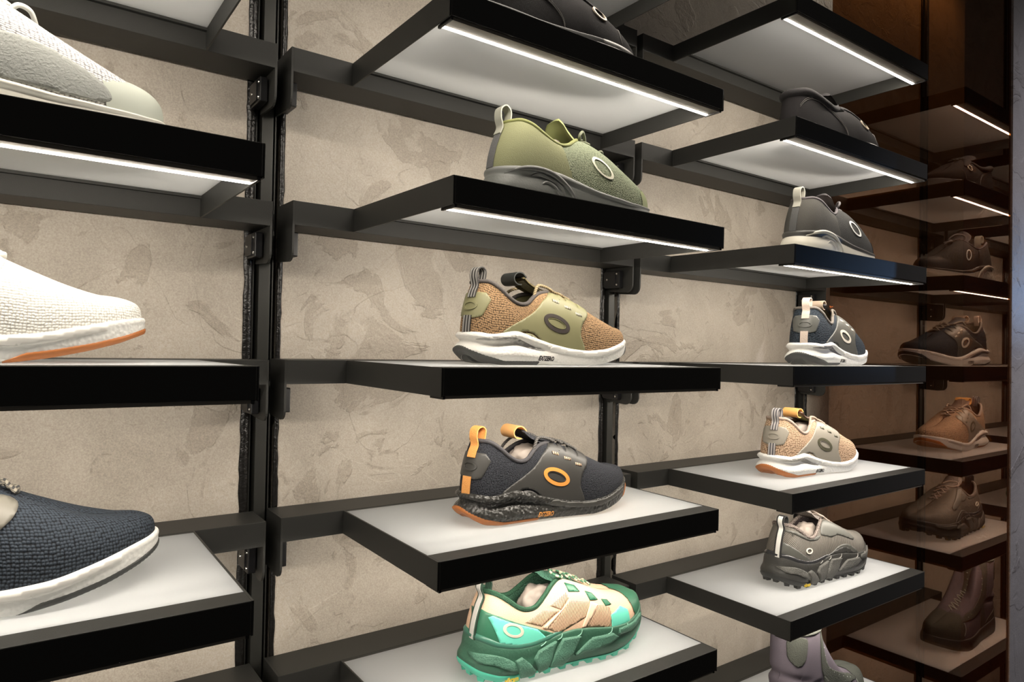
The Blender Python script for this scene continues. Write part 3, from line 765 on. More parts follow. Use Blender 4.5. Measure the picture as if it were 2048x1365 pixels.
kC3 = kit('c3', knit('beige_knit', (.60, .42, .28), (.16, .09, .05), 300, 300), foamO, GUM, plain('taupe_cage', (.28, .255, .21), .5), plain('dark_olive_print', (.09, .085, .055), .4),
          stripes('grey_dotted_webbing', (.09, .085, .095), (.45, .42, .40), 900, 0), plain('taupe_rib2', (.42, .32, .26), .8, 0, .6, 700), knit('taupe_tongue', (.30, .21, .17), (.1, .07, .05)), plain('amber_roll', (.80, .42, .13), .5), plain('taupe_lace2', (.42, .31, .24), .7, 0, .8, 900),
          grey=foam('silver_foam', (.42, .40, .36)), label=plain('lime_label', (.42, .43, .20), .6, 0, 0, 260, .5, .8), lining=plain('brown_lining', (.11, .07, .05), .8), rand=smoothW, paper='crumpled tissue paper inside the beige sneaker', seed=4.0)
kA2 = kit('a2', knit('white_knit', (.90, .88, .82), (.52, .50, .46), 420, 420, .7), foamO, GUM, plain('white_cage', (.86, .84, .79), .45), plain('cream_print', (.75, .72, .66), .5),
          plain('white_webbing', (.8, .78, .73), .7), plain('white_rib', (.8, .78, .72), .8), knit('white_tongue', (.85, .83, .78), (.4, .38, .34)), plain('white_roll', (.8, .78, .73), .5), plain('white_lace', (.86, .85, .80), .7, 0, .8, 900), rand=smoothW, grey=foamO, tf=190)
kA3 = kit('a3', knit('navy_knit', (.040, .052, .068), (.006, .007, .010), 380, 340, 1.1), foamO, plain('charcoal_rubber', (.045, .047, .045), .45), plain('khaki_grey_cage', (.16, .15, .125), .5), plain('grey_print', (.3, .3, .28), .5),
          plain('grey_webbing', (.2, .19, .17), .7), plain('grey_rib', (.15, .14, .13), .8), knit('navy_tongue', (.05, .06, .08), (.015, .016, .02)), plain('grey_roll', (.2, .19, .17), .5), stripes('speckled_lace', (.22, .20, .16), (.03, .03, .03), 900, .6), rand=smoothW, grey=foamO, tf=190)


# ------------------------------------------------------------------ chunky trail shoe (two of them)
ROWS_T = [(6, 0, 24, 0, 116, 1.8, 1.0), (10, 20, 27, 13, 117, 1.8, 1.0), (25, 33, 35, 21, 114, 1.8, 1.02), (50, 38, 47, 28, 106, 1.9, 1.05), (76, 40, 60, 31, 96, 2.0, 1.08), (101, 41, 74, 32, 90, 2.0, 1.1),
          (126, 43, 91, 31, 90, 2.0, 1.15), (149, 46, 108, 28, 100, 1.9, 1.25), (171, 49, 126, 23, 112, 1.8, 1.35), (193, 53, 146, 15, 114, 1.7, 1.5), (217, 55, 172, 8, 104, 1.7, 1.65), (243, 54, 203, 2, 90, 1.8, 1.8),
          (268, 48, 234, .8, 79, 2.0, 2.0), (292, 37, 262, .5, 72, 2.2, 2.1), (308, 21, 282, .3, 68, 2.4, 2.3), (315, 0, 295, 0, 63, 2.5, 2.4)]
ZS_T = [(0, 62), (12, 60), (30, 51), (52, 45), (78, 43), (100, 45), (125, 50), (150, 52), (180, 49), (215, 44), (250, 42), (280, 45), (300, 50), (320, 53)]
ZB_T = [(0, 20), (12, 12), (30, 7), (60, 6), (215, 6), (250, 9), (285, 18), (302, 26), (316, 33)]
def trail(nm, K):
    e = empty(nm)
    sk, A = build_upper(ROWS_T, 320, ZS_T)
    tag(sk.mesh('upper', K['body'], e), K.get('lu'))
    hf = lambda x: np.clip((60-x)/60, 0, 1)
    lay = [(0, lambda x, y: 1+3*hf(x)), (.12, lambda x, y: 3+7*hf(x)), (.35, lambda x, y: 5+7*hf(x)), (.60, lambda x, y: 3.5+2.5*hf(x)), (.80, lambda x, y: 3.5+1*hf(x)), (.95, lambda x, y: 2.8+0*x), (1, lambda x, y: 1.2+0*x), (1, lambda x, y: 0*x-2)]
    so = build_sole(A, 320, ZS_T, ZB_T, lay)
    so.mesh('midsole', K['mid'], e)
    outsole_band('outsole', so, lambda x: 6+8*max(0, 1-x/50.) if x < 62 else (2.4 if x < 240 else 3.5), K['out'], e, 1.2, 0)
    capbottom('outsole_plate', so, K['out'], e, -.5)
    # lugs under the edge
    nrm = normals2(so.P[1, :, 0], so.P[1, :, 1])
    for k in range(30):
        i = int(k*so.N/30+2) % so.N; p = so.P[0, i]; n = np.array([nrm[0][i], nrm[1][i], 0]); t = np.array([-n[1], n[0], 0]); q = p+n*-3.2
        V = []
        for dz, sc in ((1.0, 1.0), (-5.2, .82)):
            for a, b in ((-1, -1), (1, -1), (1, 1), (-1, 1)): V.append(tuple((q+t*a*5.2*sc+n*b*5*sc+np.array([0, 0, dz]))*MM))
        obj('tread_lug', V, [(3, 2, 1, 0), (4, 5, 6, 7)]+[(j, (j+1) % 4, 4+(j+1) % 4, 4+j) for j in range(4)], K['out'], e, False)
    side = rayside([sk.bvh]); ss = rayside([so.bvh]); wr = sk.wrap()
    for P_, o in (([(50, 30), (61, 33), (66, 28), (83, 12), (78, 6), (58, 8)], 4.2), ([(80, 26), (88, 36), (116, 43), (108, 24), (101, 11), (88, 8)], 4.6),
                  ([(104, 12), (112, 25), (128, 44), (156, 43), (150, 34), (143, 24), (126, 9)], 5.0), ([(146, 19), (160, 27), (178, 37), (212, 37), (222, 30), (206, 24), (183, 21)], 3.6), ([(226, 40), (262, 40), (288, 44), (286, 37), (258, 31), (224, 32)], 2.6)):
        decal('sole_pod', P_, ss, K['pod'], e, o, False, 3.0, -3, dome=.8)
    decal('heel_swoop', [(0, 42), (14, 44), (34, 38), (54, 25), (58, 16), (42, 20), (20, 30), (2, 34)], ss, K['pod'], e, 1.8, True, 3, dome=1.4)
    for x, z in ((100, 49), (128, 52), (160, 51), (212, 45), (246, 43)):
        tube('sole_groove', [ss(x, z-1)[0]+Vector((0, -1.2, 0)), ss(x-3, z-6)[0]+Vector((0, -1.2, 0)), ss(x-9, z-8)[0]+Vector((0, -1.2, 0))], .7, K['line'], e, 6)
    # moulded rim that cups the heel
    rim = [Vector(so.P[-2][i % so.N])+Vector((0, 0, 1.5)) for i in range(-int(so.N*.13), int(so.N*.215), 2)]
    tube('heel_rim', [Vector((p.x+(-1.2 if p.x < 30 else 0), p.y*1.02, p.z)) for p in rim], lambda t: 3.6*min(1, 8*t+.2, 8*(1-t)+.2), K['rim'], e, 8, False, 2, 1.3)
    K['design'](e, sk, side, wr, K)
    # reflective heel webbing
    def hp(z, o): q, n = wr(6, z); return q+n*o
    tp_ = hp(112, 2)
    loop_ = [hp(z, 1.8) for z in (56, 70, 84, 98, 110)]+[tp_+Vector((-5, 0, 9)), tp_+Vector((-3, 0, 18)), tp_+Vector((5, 0, 21)), tp_+Vector((11, 0, 15)), tp_+Vector((10, 0, 4)), tp_+Vector((8, 0, -8))]
    ribbon('heel_webbing', loop_, (0, 1, 0), 15, 1.4, K['webedge'], e)
    ribbon('reflective_tape', [p+(Vector((-1.1, 0, .2)) if i < 8 else Vector((0, 0, 1.0))) for i, p in enumerate(loop_[:8])], (0, 1, 0), 8.5, .8, K['tape'], e)
    loop, idx = opening(A, sk, .31)
    tube('collar', loop[::4], 3.4, K['collar'], e, 8, False, 3)
    lining('lining', sk, A, .31, K['lining'], e, 50, 160)
    tongue('tongue', [(214, 84, 4), (196, 92, 9), (175, 103, 14), (152, 114, 18), (132, 120, 20), (116, 127, 21), (104, 136, 20)], K['tongue'], e, 6.0, .28)
    lace(e, sk, [150, 166, 182, 198, 212], lambda x: 16-(x-150)*.14, K['lace'], 1.7, 3.2)
    tube('lace', [(150, -15, 116), (140, -24, 120), (128, -20, 126), (134, -4, 128), (146, 8, 122)], 1.7, K['lace'], e)
    text_on('lettering', 'vibram', facing(so.bvh, 14), 32, 7.0, 9.0, K['txt'], e, -.05, 3.4, .1, .85)
    p = [blob('tissue_paper', (120, 2, 82), (30, 20, 24), PAPER, K['seed'], K['paper'])]
    return e, p
def design_green(e, sk, side, wr, K):
    decal('heel_panel', [(6, 58), (8, 94), (20, 96), (42, 89), (70, 76), (120, 53), (121, 47), (95, 43), (68, 42), (40, 47)], rayside([sk.bvh], .5), K['dk'], e, 1.0, False, 3)
    decal('mint_patch', [(19, 88), (24, 90), (48, 79), (88, 63), (103, 49), (84, 45), (60, 46), (30, 56)], side, K['mint'], e, 1.7, False, 3)
    ringlogo('oval_logo', side, (50, 69), 16, 8.5, 11.5, 5.6, -.38, K['pink'], e, 2.3, 1.2)
    for P_ in ([(102, 84), (127, 80), (96, 65), (70, 75)], [(148, 90), (180, 84), (172, 66), (124, 51), (106, 60)], [(192, 77), (214, 73), (216, 56), (209, 45), (168, 52)], [(114, 88), (143, 101), (144, 93), (130, 81)]):
        decal('mesh_window', P_, side, K['mesh'], e, .55, False, 3)
    for P_ in ([(130, 80), (148, 92), (104, 60), (98, 63)], [(180, 84), (192, 78), (168, 52), (162, 52)]):
        decal('support_bar', P_, side, K['bar'], e, 1.4, False, 3)
    for P_ in ([(146, 111), (161, 106), (166, 98), (147, 101)], [(176, 97), (188, 92), (195, 83), (180, 85)], [(203, 82), (214, 79), (220, 72), (207, 73)]):
        decal('eyestay', P_, side, K['dk'], e, 1.2, False, 3)
    decal('toe_side_patch', [(214, 60), (238, 66), (254, 58), (256, 40), (214, 42)], side, K['mint'], e, 1.1, False, 3)
    skinregion('toe_cap', sk, lambda P: (P[..., 0] > 262+(72-P[..., 2])*.35), K['dk'], e, 1.3)
def design_grey(e, sk, side, wr, K):
    decal('heel_panel', [(6, 58), (8, 88), (20, 86), (40, 74), (74, 52), (68, 43), (40, 47)], rayside([sk.bvh], .5), K['dk'], e, 1.0, False, 3)
    ringlogo('oval_logo', side, (62, 68), 10, 5.5, 6.8, 3.6, -.12, K['pink'], e, 1.6, .4)
    decal('collar_band', [(12, 108), (26, 104), (52, 92), (74, 85), (98, 84), (108, 90), (98, 89), (74, 89.5), (52, 97), (28, 108)], side, K['dk'], e, 1.4, True, 2.5)
    decal('eyestay', [(112, 92), (124, 108), (140, 113), (160, 106), (190, 90), (214, 76), (210, 70), (186, 78), (160, 86), (140, 84), (124, 88)], side, K['eye'], e, 1.3, True, 3)
    decal('forefoot_guard', [(104, 47), (132, 54), (156, 64), (180, 66), (204, 56), (218, 44), (200, 46), (170, 50), (140, 51)], side, K['dk'], e, 1.5, True, 3)
    decal('forefoot_guard_inset', [(128, 52), (152, 59), (176, 61), (198, 51), (204, 46), (170, 50)], side, K['mid'], e, 2.0, True, 3)
GREEN = plain('green_foam', (.045, .135, .085), .5, 0, .5, 300); GREEN2 = plain('green_foam_light', (.075, .20, .135), .6, 0, 1.2, 500)
DKG = plain('dark_green_film', (.035, .15, .085), .4); MINT = plain('mint_rubber', (.10, .60, .42), .45); MINT2 = plain('mint_film', (.16, .68, .52), .4)
kB4 = dict(body=knit('peach_mesh', (.80, .55, .38), (.62, .40, .27), 700, 700, .3), mid=GREEN, out=MINT, pod=GREEN2, line=plain('pale_green_line', (.25, .50, .38), .5), rim=plain('rim_green', (.05, .17, .12), .35),
           dk=DKG, mint=MINT2, pink=plain('peach_print', (.75, .62, .50), .5), mesh=stripes('peach_open_mesh', (.80, .54, .36), (.14, .07, .04), 1900, .5), bar=plain('peach_film', (.85, .60, .43), .5),
           webedge=stripes('green_webbing', (.05, .12, .08), (.015, .03, .02), 1200, 0), tape=plain('reflective_grey', (.62, .60, .56), .35), collar=knit('green_rib', (.05, .14, .08), (.015, .05, .03), 600, 600), lining=knit('green_lining', (.05, .13, .08), (.01, .03, .02), 420, 420),
           tongue=knit('green_tongue', (.05, .14, .09), (.01, .04, .03), 420, 420), lace=stripes('green_lace', (.05, .16, .09), (.55, .50, .35), 420, 0), txt=plain('yellow_lettering', (.90, .62, .01), .4), design=design_green, seed=7.0, paper='crumpled tissue paper inside the green and peach trail shoe', lu='peach mesh upper')
GRF = plain('grey_foam_t', (.042, .041, .037), .5, 0, .5, 300); GRF2 = plain('grey_foam_pod', (.098, .096, .085), .6, 0, 1.4, 520)
kC4 = dict(body=stripes('grey_ribbed_textile', (.20, .182, .152), (.045, .04, .034), 1700, .7, .6, 1.0), mid=GRF, out=plain('black_lug_rubber', (.028, .028, .026), .5), pod=GRF2, line=plain('pale_grey_line', (.35, .34, .31), .5), rim=plain('rim_black', (.03, .03, .032), .2),
           dk=plain('slate_film', (.08, .08, .07), .45), eye=plain('grey_film', (.10, .10, .088), .5), pink=plain('pale_print_t', (.75, .70, .60), .5),
           webedge=plain('dark_webbing', (.02, .02, .02), .7), tape=plain('reflective_white', (.72, .71, .66), .35), collar=knit('mauve_rib', (.30, .25, .22), (.05, .04, .04), 300, 300), lining=knit('dark_mauve_lining', (.09, .07, .07), (.02, .015, .015), 350, 350),
           tongue=knit('mauve_tongue', (.28, .25, .23), (.08, .07, .06), 350, 350), lace=plain('mauve_lace', (.34, .28, .24), .7, 0, .6, 900), txt=kB4['txt'], design=design_grey, seed=9.0, paper='crumpled tissue paper inside the grey trail shoe')

# ------------------------------------------------------------------ wave-sole lifestyle shoe (three of them)
ROWS_L = [(2, 0, 22, 0, 110, 1.7, 1.0), (7, 18, 25, 13, 110, 1.7, 1.0), (22, 31, 34, 22, 111, 1.8, 1.02), (47, 36, 48, 28, 107, 1.9, 1.05), (72, 38, 64, 31, 98, 2.0, 1.08), (97, 39, 80, 31, 91, 2.1, 1.1),
          (121, 40, 97, 30, 88, 2.1, 1.15), (143, 43, 113, 27, 92, 2.0, 1.25), (164, 46, 128, 21, 101, 1.9, 1.35), (186, 49, 144, 12, 107, 1.75, 1.5), (209, 50, 166, 4, 102, 1.7, 1.65), (232, 49, 194, 1, 87, 1.75, 1.75),
          (254, 44, 222, .5, 72, 1.9, 1.9), (275, 33, 248, .5, 61, 2.1, 2.0), (290, 19, 268, .3, 56, 2.3, 2.1), (297, 0, 281, 0, 51, 2.4, 2.2)]
ZS_L = [(0, 46), (15, 46), (35, 47), (60, 48), (90, 46), (120, 40), (150, 32), (180, 27), (215, 23), (250, 23), (280, 26), (300, 31)]
ZB_L = [(0, 10), (10, 4), (25, .5), (205, 0), (240, 4), (275, 11), (300, 18)]
def wave(nm, K):
    e = empty(nm)
    sk, A = build_upper(ROWS_L, 300, ZS_L)
    tag(sk.mesh('upper', K['body'], e), K.get('lu'))
    hf = lambda x: np.clip((110-x)/90, 0, 1)
    lay = [(0, lambda x, y: 0*x-1), (.10, lambda x, y: 2+4*hf(x)), (.40, lambda x, y: 3.5+4*hf(x)), (.66, lambda x, y: 3.2+1.0*hf(x)), (.76, lambda x, y: 2.6+0*x), (.90, lambda x, y: 4.0+0*x), (1, lambda x, y: 2+0*x), (1, lambda x, y: 0*x-2)]
    so = build_sole(A, 300, ZS_L, ZB_L, lay)
    a = Skin(so.P[:19]); b = Skin(so.P[18:])
    a.mesh('midsole', K['mid'], e); b.mesh('rand', K['rand'], e); capbottom('outsole', so, K['mid'], e)
    side = rayside([sk.bvh]); ss = rayside([so.bvh]); wr = sk.wrap()
    # swirl carved in the side of the heel
    for pts, r in (([(8, 36), (26, 43), (50, 46), (76, 42), (98, 31), (112, 18), (118, 8)], 4.2), ([(40, 34), (54, 39), (74, 35), (90, 26), (98, 12)], 3.4), ([(56, 25), (66, 30), (80, 24), (86, 12)], 2.6)):
        tube('sole_swirl', [ss(x, z)[0]+Vector((0, 1.0, 0)) for x, z in pts], lambda t, r=r: r*(.25+.75*math.sin(math.pi*min(1, t*1.02))**.6), K['swirl'], e, 10, False, 5)
    for x in (150, 178, 204, 228): decal('sole_notch', [(x-9, 4), (x-4, 8), (x+4, 8), (x+9, 4), (x+4, 5.5), (x-4, 5.5)], ss, K['notch'], e, .5, True, 2.5)
    # heel counter in smooth cloth, knit vamp
    skinregion('quarter', sk, lambda P: (P[..., 0] < 110-(P[..., 2]-50)*.35-0*P[..., 1]) & (P[..., 2] > 40), K['quarter'], e, 1.2)
    skinregion('toe_tip', sk, lambda P: (P[..., 0] > 246-(P[..., 2]-30)*.1) & (P[..., 2] < 48+(P[..., 0]-250)*.4), K['toe'], e, .9)
    if K.get('overlay'): decal('side_overlay', [(110, 42), (150, 62), (196, 64), (240, 46), (250, 28), (210, 26), (160, 31), (120, 40)], side, K['overlay'], e, 1.0, True, 3)
    if K['logo']: ringlogo('oval_logo', side, (166, 66), 21, 10.5, 16.5, 8.0, -.62, K['logo'], e, 1.2, .3)
    def hp(z, o): q, n = wr(0, z); return q+n*o
    tp_ = hp(106, 2.2)
    ribbon('heel_strap', [hp(z, 2.2) for z in (46, 60, 76, 90, 100)], (0, 1, 0), 14, 1.4, K['strap'], e)
    ribbon('pull_loop', [hp(92, 3.2), hp(102, 3.4), tp_+Vector((-6, 0, 8)), tp_+Vector((-5, 0, 20)), tp_+Vector((3, 0, 25)), tp_+Vector((10, 0, 19)), tp_+Vector((10, 0, 8)), tp_+Vector((7, 0, -4))], (0, 1, 0), 15, 1.8, K['loop'], e)
    loop, idx = opening(A, sk, .32)
    tube('collar', loop[::4], 3.0, K['collar'], e, 8, False, 3)
    lining('lining', sk, A, .32, K['lining'], e, 44, 155)
    tongue('tongue', [(190, 86, 4), (172, 95, 9), (154, 103, 14), (138, 110, 19), (124, 119, 22), (116, 128, 20), (111, 133, 13)], K['tongue'], e, 5, .5)
    lace(e, sk, [150, 166, 182], lambda x: 13-(x-150)*.14, K['lace'], 2.1, 3.0)
    tube('lace', [(146, -14, 106), (140, -20, 112), (146, -18, 119), (158, -8, 121), (168, 0, 114), (170, 5, 106)], 2.1, K['lace'], e)
    tube('lace', [(182, -8, 95), (188, -12, 100), (196, -8, 99), (200, 0, 92)], 2.1, K['lace'], e)
    p = []
    if K.get('paper'): p.append(blob('tissue_paper', (112, 2, 80), (30, 22, 22), PAPER, K['seed'], K['paper']))
    return e, p
GR1 = plain('grey_rubber', (.13, .135, .125), .5, 0, .3, 400)
kB1 = dict(body=knit('sage_knit', (.24, .27, .18), (.07, .085, .05), 420, 380), mid=GR1, rand=plain('grey_rand', (.17, .175, .165), .5), swirl=plain('grey_swirl', (.11, .112, .105), .45), notch=VOID, quarter=plain('olive_felt', (.20, .205, .11), .85, 0, .5, 900, .3, .1), toe=plain('olive_toe', (.20, .225, .09), .6),
           logo=plain('silver_print', (.62, .60, .48), .4), strap=plain('charcoal_webbing', (.10, .10, .10), .8, 0, .8, 700), loop=plain('grey_green_loop', (.30, .30, .25), .7), collar=plain('olive_binding', (.16, .17, .05), .7), lining=plain('olive_lining2', (.14, .14, .05), .8), tongue=plain('olive_tongue', (.22, .24, .09), .8),
           lace=plain('olive_lace', (.13, .14, .09), .7), seed=12.0, paper='crumpled tissue paper inside the olive green shoe', lu='sage knit upper')
kC1 = dict(kB1, body=knit('black_fine_knit', (.055, .055, .052), (.012, .012, .012), 420, 380), mid=plain('cream_rubber', (.72, .68, .58), .5), rand=plain('black_rand2', (.07, .068, .062), .45), swirl=plain('cream_swirl', (.60, .57, .49), .45), quarter=plain('charcoal_felt', (.062, .059, .052), .85, 0, .6, 900, .35), toe=plain('black_toe', (.05, .05, .047), .6),
           logo=plain('white_print', (.85, .84, .80), .4), strap=plain('dark_webbing2', (.08, .08, .078), .8, 0, .8, 700), loop=plain('silver_loop', (.35, .34, .29), .6), collar=plain('plum_binding', (.08, .07, .075), .7), lining=plain('tan_lining', (.30, .20, .14), .8), tongue=plain('black_tongue', (.05, .045, .047), .8),
           lace=plain('charcoal_lace', (.13, .12, .12), .7), seed=14.0, paper='crumpled tissue paper inside the black shoe with cream sole', lu='black knit upper', lm='cream midsole')
kA1 = dict(kB1, body=knit('pale_grey_knit', (.72, .72, .70), (.22, .21, .22), 330, 420, 1.1), mid=plain('cream_rubber2', (.80, .77, .68), .5), rand=plain('cream_rand', (.82, .79, .70), .5), swirl=plain('cream_swirl2', (.7, .67, .58), .45), quarter=plain('pale_grey_felt', (.6, .6, .57), .8), toe=plain('sage_toe', (.50, .53, .46), .6),
           overlay=plain('grey_suede', (.32, .33, .31), .8, 0, 1.0, 500, .3, .12), logo=None, strap=plain('pale_webbing2', (.5, .5, .47), .8), loop=plain('pale_loop', (.5, .5, .46), .7), collar=plain('pale_binding', (.55, .55, .5), .7), lining=plain('pale_lining', (.5, .5, .46), .8), tongue=plain('pale_tongue', (.6, .6, .57), .8),
           lace=plain('pale_lace', (.62, .62, .58), .7), seed=15.0, paper=None, lu=None)

# ------------------------------------------------------------------ canvas casual (two of them)
ROWS_S = [(3, 0, 10, 0, 90, 1.4, .95), (8, 17, 14, 13, 90, 1.4, .95), (23, 29, 26, 22, 91, 1.6, 1.0), (48, 34, 44, 27, 88, 1.9, 1.05), (73, 36, 64, 30, 82, 2.1, 1.1), (98, 37, 84, 31, 77, 2.1, 1.15),
          (121, 39, 103, 29, 75, 2.1, 1.2), (143, 42, 119, 26, 77, 2.0, 1.3), (163, 45, 134, 20, 84, 1.9, 1.4), (185, 49, 150, 12, 90, 1.75, 1.5), (208, 51, 170, 4, 86, 1.7, 1.65), (232, 50, 196, 1, 74, 1.75, 1.75),
          (254, 45, 222, .5, 60, 1.9, 1.9), (275, 34, 246, .5, 50, 2.1, 2.0), (290, 20, 266, .3, 44, 2.3, 2.1), (297, 0, 279, 0, 39, 2.4, 2.2)]
ZS_S = [(0, 30), (40, 27), (100, 24), (200, 22), (260, 22), (300, 26)]
ZB_S = [(0, 3), (12, 0), (220, 0), (270, 5), (300, 11)]
def canvas(nm, K):
    e = empty(nm)
    sk, A = build_upper(ROWS_S, 300, ZS_S)
    sk.mesh('upper', K['body'], e)
    lay = [(0, lambda x, y: 0*x), (.1, lambda x, y: 2.5+0*x), (.5, lambda x, y: 3.2+0*x), (.9, lambda x, y: 3+0*x), (1, lambda x, y: 1.5+0*x), (1, lambda x, y: 0*x-2)]
    so = build_sole(A, 300, ZS_S, ZB_S, lay)
    so.mesh('midsole', K['mid'], e); capbottom('outsole', so, K['mid'], e)
    side = rayside([sk.bvh]); ss = rayside([so.bvh])
    tube('sole_piping', [ss(x, ip(x, ZS_S)-8)[0]+Vector((0, -.3, 0)) for x in range(30, 285, 12)], .9, K['pipe'], e, 6)
    decal('side_foxing', [(196, 24), (230, 24), (262, 27), (280, 31), (266, 24), (240, 17), (200, 15)], ss, K['pipe'], e, .6, True, 3)
    loop, idx = opening(A, sk, .33)
    c = sum(loop, Vector())/len(loop)
    tube('padded_collar', [p+Vector((0, 0, -3))+(p-c).normalized()*-1 for p in loop[::6]], lambda t: 7.5*min(1, 6*t+.35, 6*(1-t)+.35), K['body2'], e, 12, False, 3)
    lining('lining', sk, A, .33, K['dark'], e, 30, 160)
    for off in (0, 3.0):
        tube('stitch_line', [side(x, z-off)[0]+Vector((0, -.6, .2)) for x, z in ((14, 62), (24, 74), (40, 79), (62, 76), (84, 68), (104, 60), (122, 50), (134, 38), (138, 27))], .45, K['stitch'], e, 5)
    tube('toe_seam', [side(x, z)[0]+Vector((0, -.4, .4)) for x, z in ((236, 56), (232, 48), (230, 38), (232, 26))], .5, K['stitch'], e, 5)
    decal('eyestay', [(120, 78), (136, 86), (156, 90), (176, 83), (206, 66), (210, 60), (200, 60), (176, 72), (152, 80), (136, 78)], side, K['body2'], e, 1.8, True, 3, dome=1)
    tongue('tongue', [(196, 72, 4), (178, 82, 9), (160, 89, 14), (142, 95, 19), (126, 102, 22), (112, 108, 22)], K['body2'], e, 6, .35)
    ringlogo('oval_logo', side, (196, 58), 12, 7, 9, 5, -.5, K['logo'], e, 2.0, .3)
    lace(e, sk, [150, 166, 182], lambda x: 13-(x-150)*.14, K['lace'], 2.2, 3.4)
    return e, []
BC = knit('black_canvas', (.030, .027, .028), (.010, .009, .009), 1300, 1300, .5, .9, .0006)
kS = dict(body=BC, body2=plain('black_padded_cloth', (.026, .024, .025), .85, 0, .6, 900, .3, .2), mid=plain('grey_sole', (.20, .20, .195), .5), pipe=plain('pale_piping', (.50, .49, .47), .5), dark=plain('black_lining2', (.02, .02, .02), .9), stitch=plain('grey_thread', (.22, .20, .19), .7), logo=plain('tan_print', (.60, .50, .38), .4), lace=plain('black_lace', (.03, .03, .03), .7))

# ------------------------------------------------------------------ tall boot
ROWS_B = [(2, 0, 14, 0, 198, 1.0, 1.0), (7, 19, 18, 22, 198, 1.0, 1.0), (22, 33, 30, 35, 198, 1.1, 1.0), (47, 37, 48, 40, 198, 1.1, 1.0), (72, 38, 66, 41, 198, 1.1, 1.0), (97, 39, 82, 38, 198, 1.3, 1.0),
          (121, 40, 94, 30, 198, 1.6, 1.05), (143, 42, 99, 18, 194, 2.0, 1.1), (164, 45, 103, 9, 172, 2.0, 1.2), (185, 47, 109, 5, 146, 1.9, 1.3), (207, 49, 124, 4, 118, 1.8, 1.5), (231, 48, 158, 1, 98, 1.8, 1.7),
          (253, 43, 198, .5, 83, 2.0, 1.9), (274, 33, 232, .5, 77, 2.2, 2.1), (290, 19, 256, .3, 70, 2.4, 2.3), (298, 0, 276, 0, 64, 2.5, 2.4)]
ZS_B = [(0, 44), (60, 38), (130, 34), (200, 30), (260, 32), (300, 40)]
ZB_B = [(0, 4), (12, 0), (220, 0), (265, 7), (300, 18)]
def boot(nm):
    e = empty(nm)
    cloth = knit('purple_grey_cloth', (.165, .14, .168), (.05, .042, .05), 1100, 1100, .5, .85, .0008); su = plain('grey_suede_b', (.062, .066, .055), .9, 0, 1.0, 500, .3, .2); th = plain('pale_thread', (.42, .46, .40), .7)
    sk, A = build_upper(ROWS_B, 300, ZS_B)
    # soft folds in the ankle cloth
    P = sk.P; z = P[..., 2]; x = P[..., 0]
    f = 5.5*np.exp(-((z-84-.12*x)/7)**2)*np.exp(-((x-62)/30)**2)+4.0*np.exp(-((z-118+.25*x)/7)**2)*np.exp(-((x-26)/34)**2)-2*np.exp(-((z-100+.02*x)/9)**2)*np.exp(-((x-50)/40)**2)
    P[..., 1] -= np.sign(P[..., 1])*f; P[..., 0] += np.where(x < 30, f, 0)
    sk = Skin(P); tag(sk.mesh('upper', cloth, e), 'purple grey cloth upper')
    lay = [(0, lambda x, y: 0*x+1), (.1, lambda x, y: 4+0*x), (.5, lambda x, y: 5+0*x), (.85, lambda x, y: 4+0*x), (1, lambda x, y: 2+0*x), (1, lambda x, y: 0*x-2)]
    so = build_sole(A, 300, ZS_B, ZB_B, lay); so.mesh('midsole', GRF, e); capbottom('outsole', so, PLB, e)
    side = rayside([sk.bvh]); wr = sk.wrap()
    decal('heel_counter', [(-110, 36), (-96, 48), (-50, 62), (0, 72), (50, 62), (96, 48), (110, 36), (50, 38), (0, 42), (-50, 38)], wr, su, e, 1.4, True, 3)
    skinregion('toe_cap', sk, lambda P: (P[..., 0] > 222+(60-P[..., 2])*.5), su, e, 1.2)
    decal('lace_panel', [(86, 196), (100, 194), (104, 150), (122, 116), (170, 92), (204, 80), (224, 68), (190, 70), (150, 76), (118, 84), (98, 104), (88, 140)], side, su, e, 1.3, True, 3)
    decal('side_strap', [(100, 104), (120, 86), (128, 60), (126, 34), (96, 34), (102, 60), (104, 84)], side, su, e, 1.5, True, 3)
    decal('heel_tab', [(14, 190), (52, 190), (54, 160), (48, 146), (34, 138), (20, 146), (12, 160)], wr, su, e, 1.6, True, 3)
    lining('lining', sk, A, .24, PLB, e, 60, 110)
    tube('collar', opening(A, sk, .24)[0][::3], 3, su, e, 8, False, 3)
    for k, (x, z) in enumerate(((103, 165), (105, 150), (110, 136), (120, 122), (134, 111), (150, 103), (166, 96), (182, 90), (196, 85))):
        tube('lace', [side(x+2, z-10)[0]+Vector((0, -1, 1)), Vector((x-2, -9, z+3)), Vector((x-6, 9, z+5)), side(x+6, z-8)[0]*1.0+Vector((0, 30, 4))], 1.3, th, e, 6)
    tube('welt_stitch', [side(x, z)[0]+Vector((0, -1.4, 0)) for x, z in ((224, 78), (222, 66), (226, 52), (236, 40))], .6, th, e, 5)
    tongue('tongue', [(150, 98, 8), (124, 116, 12), (108, 146, 15), (104, 172, 16), (103, 194, 16)], su, e, 5, .3)
    return e, []
def finish(t, label, group, c, r, x0, y0, rz=0, sc=.945):
    e, p = t; tag(e, label, 'boot' if 'boot' in label else 'shoe', group); place(e, c, r, x0, y0, rz, Z0, p, sc)
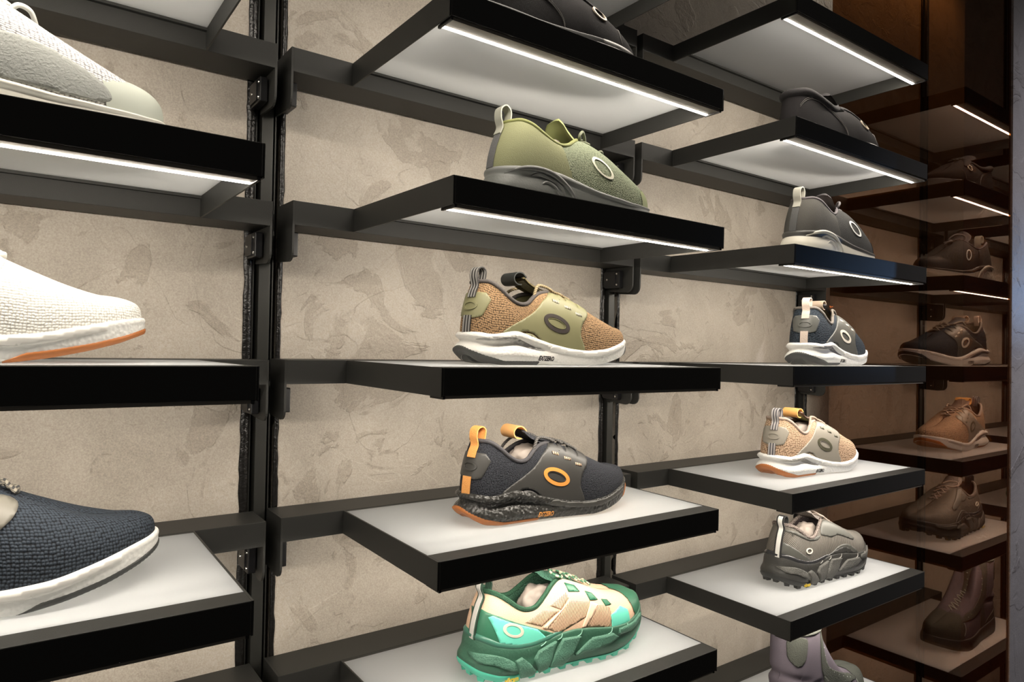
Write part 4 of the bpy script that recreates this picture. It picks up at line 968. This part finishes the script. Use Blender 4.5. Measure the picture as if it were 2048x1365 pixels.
finish(trail('trail_shoe', kB4), 'green and peach trail running shoe with mint lugs at the bottom of the middle column', 'trail shoes', 0, 4, -.120, -.139)
finish(trail('trail_shoe', kC4), 'grey ribbed trail running shoe with white heel tape and yellow lettering', 'trail shoes', 1, 4, -.112, -.145, .03)
finish(wave('running_shoe', kB1), 'olive green knit shoe with grey wave sole on the second middle shelf', 'wave sole shoes', 0, 1, -.118, -.158)
finish(wave('running_shoe', kC1), 'black knit shoe with cream wave sole in the right column', 'wave sole shoes', 1, 1, -.10, -.168, .06)
finish(wave('running_shoe', kA1), 'pale grey knit shoe with cream sole, cut by the left edge', 'wave sole shoes', -1, 1, -.151, -.139, 0, 1.06)
finish(canvas('canvas_shoe', kS), 'black canvas shoe with stitched heel in the right column', 'black canvas shoes', 1, 0, -.12, -.165, 0, 1.0)
finish(canvas('canvas_shoe', kS), 'black canvas shoe at the top of the middle column, cut by the top edge', 'black canvas shoes', 0, 0, -.178, -.175, 0, 1.0)
finish(boot('boot'), 'tall purple grey cloth boot with suede toe on the lowest right shelf', None, 1, 5, -.13, -.165, 0, .92)
def final_e(name, K, c, r, x0, y0, rz, label, sc=.945):
    e, p = sneaker(name, K); tag(e, label, 'shoe', 'knit sneakers with a side cage'); place(e, c, r, x0, y0, rz, Z0, p, sc); return e
final_e('sneaker', kB2, 0, 2, -.135, -.139, .0, 'brown knit sneaker with olive side cage and white sole on the middle shelf')
final_e('sneaker', kB3, 0, 3, -.131, -.139, .0, 'black knit sneaker with orange logo, heel strap and tongue roll')
final_e('sneaker', kC2, 1, 2, -.080, -.172, .17, 'blue grey knit sneaker with pale heel strap and white sole')
final_e('sneaker', kC3, 1, 3, -.135, -.145, .0, 'beige knit sneaker with taupe cage and amber tongue roll')
final_e('sneaker', kA2, -1, 2, -.154, -.139, .0, 'all white knit sneaker with gum toe, cut by the left edge', 1.04)
final_e('sneaker', kA3, -1, 3, -.144, -.139, .0, 'navy knit sneaker with white sole, cut by the left edge', 1.06)
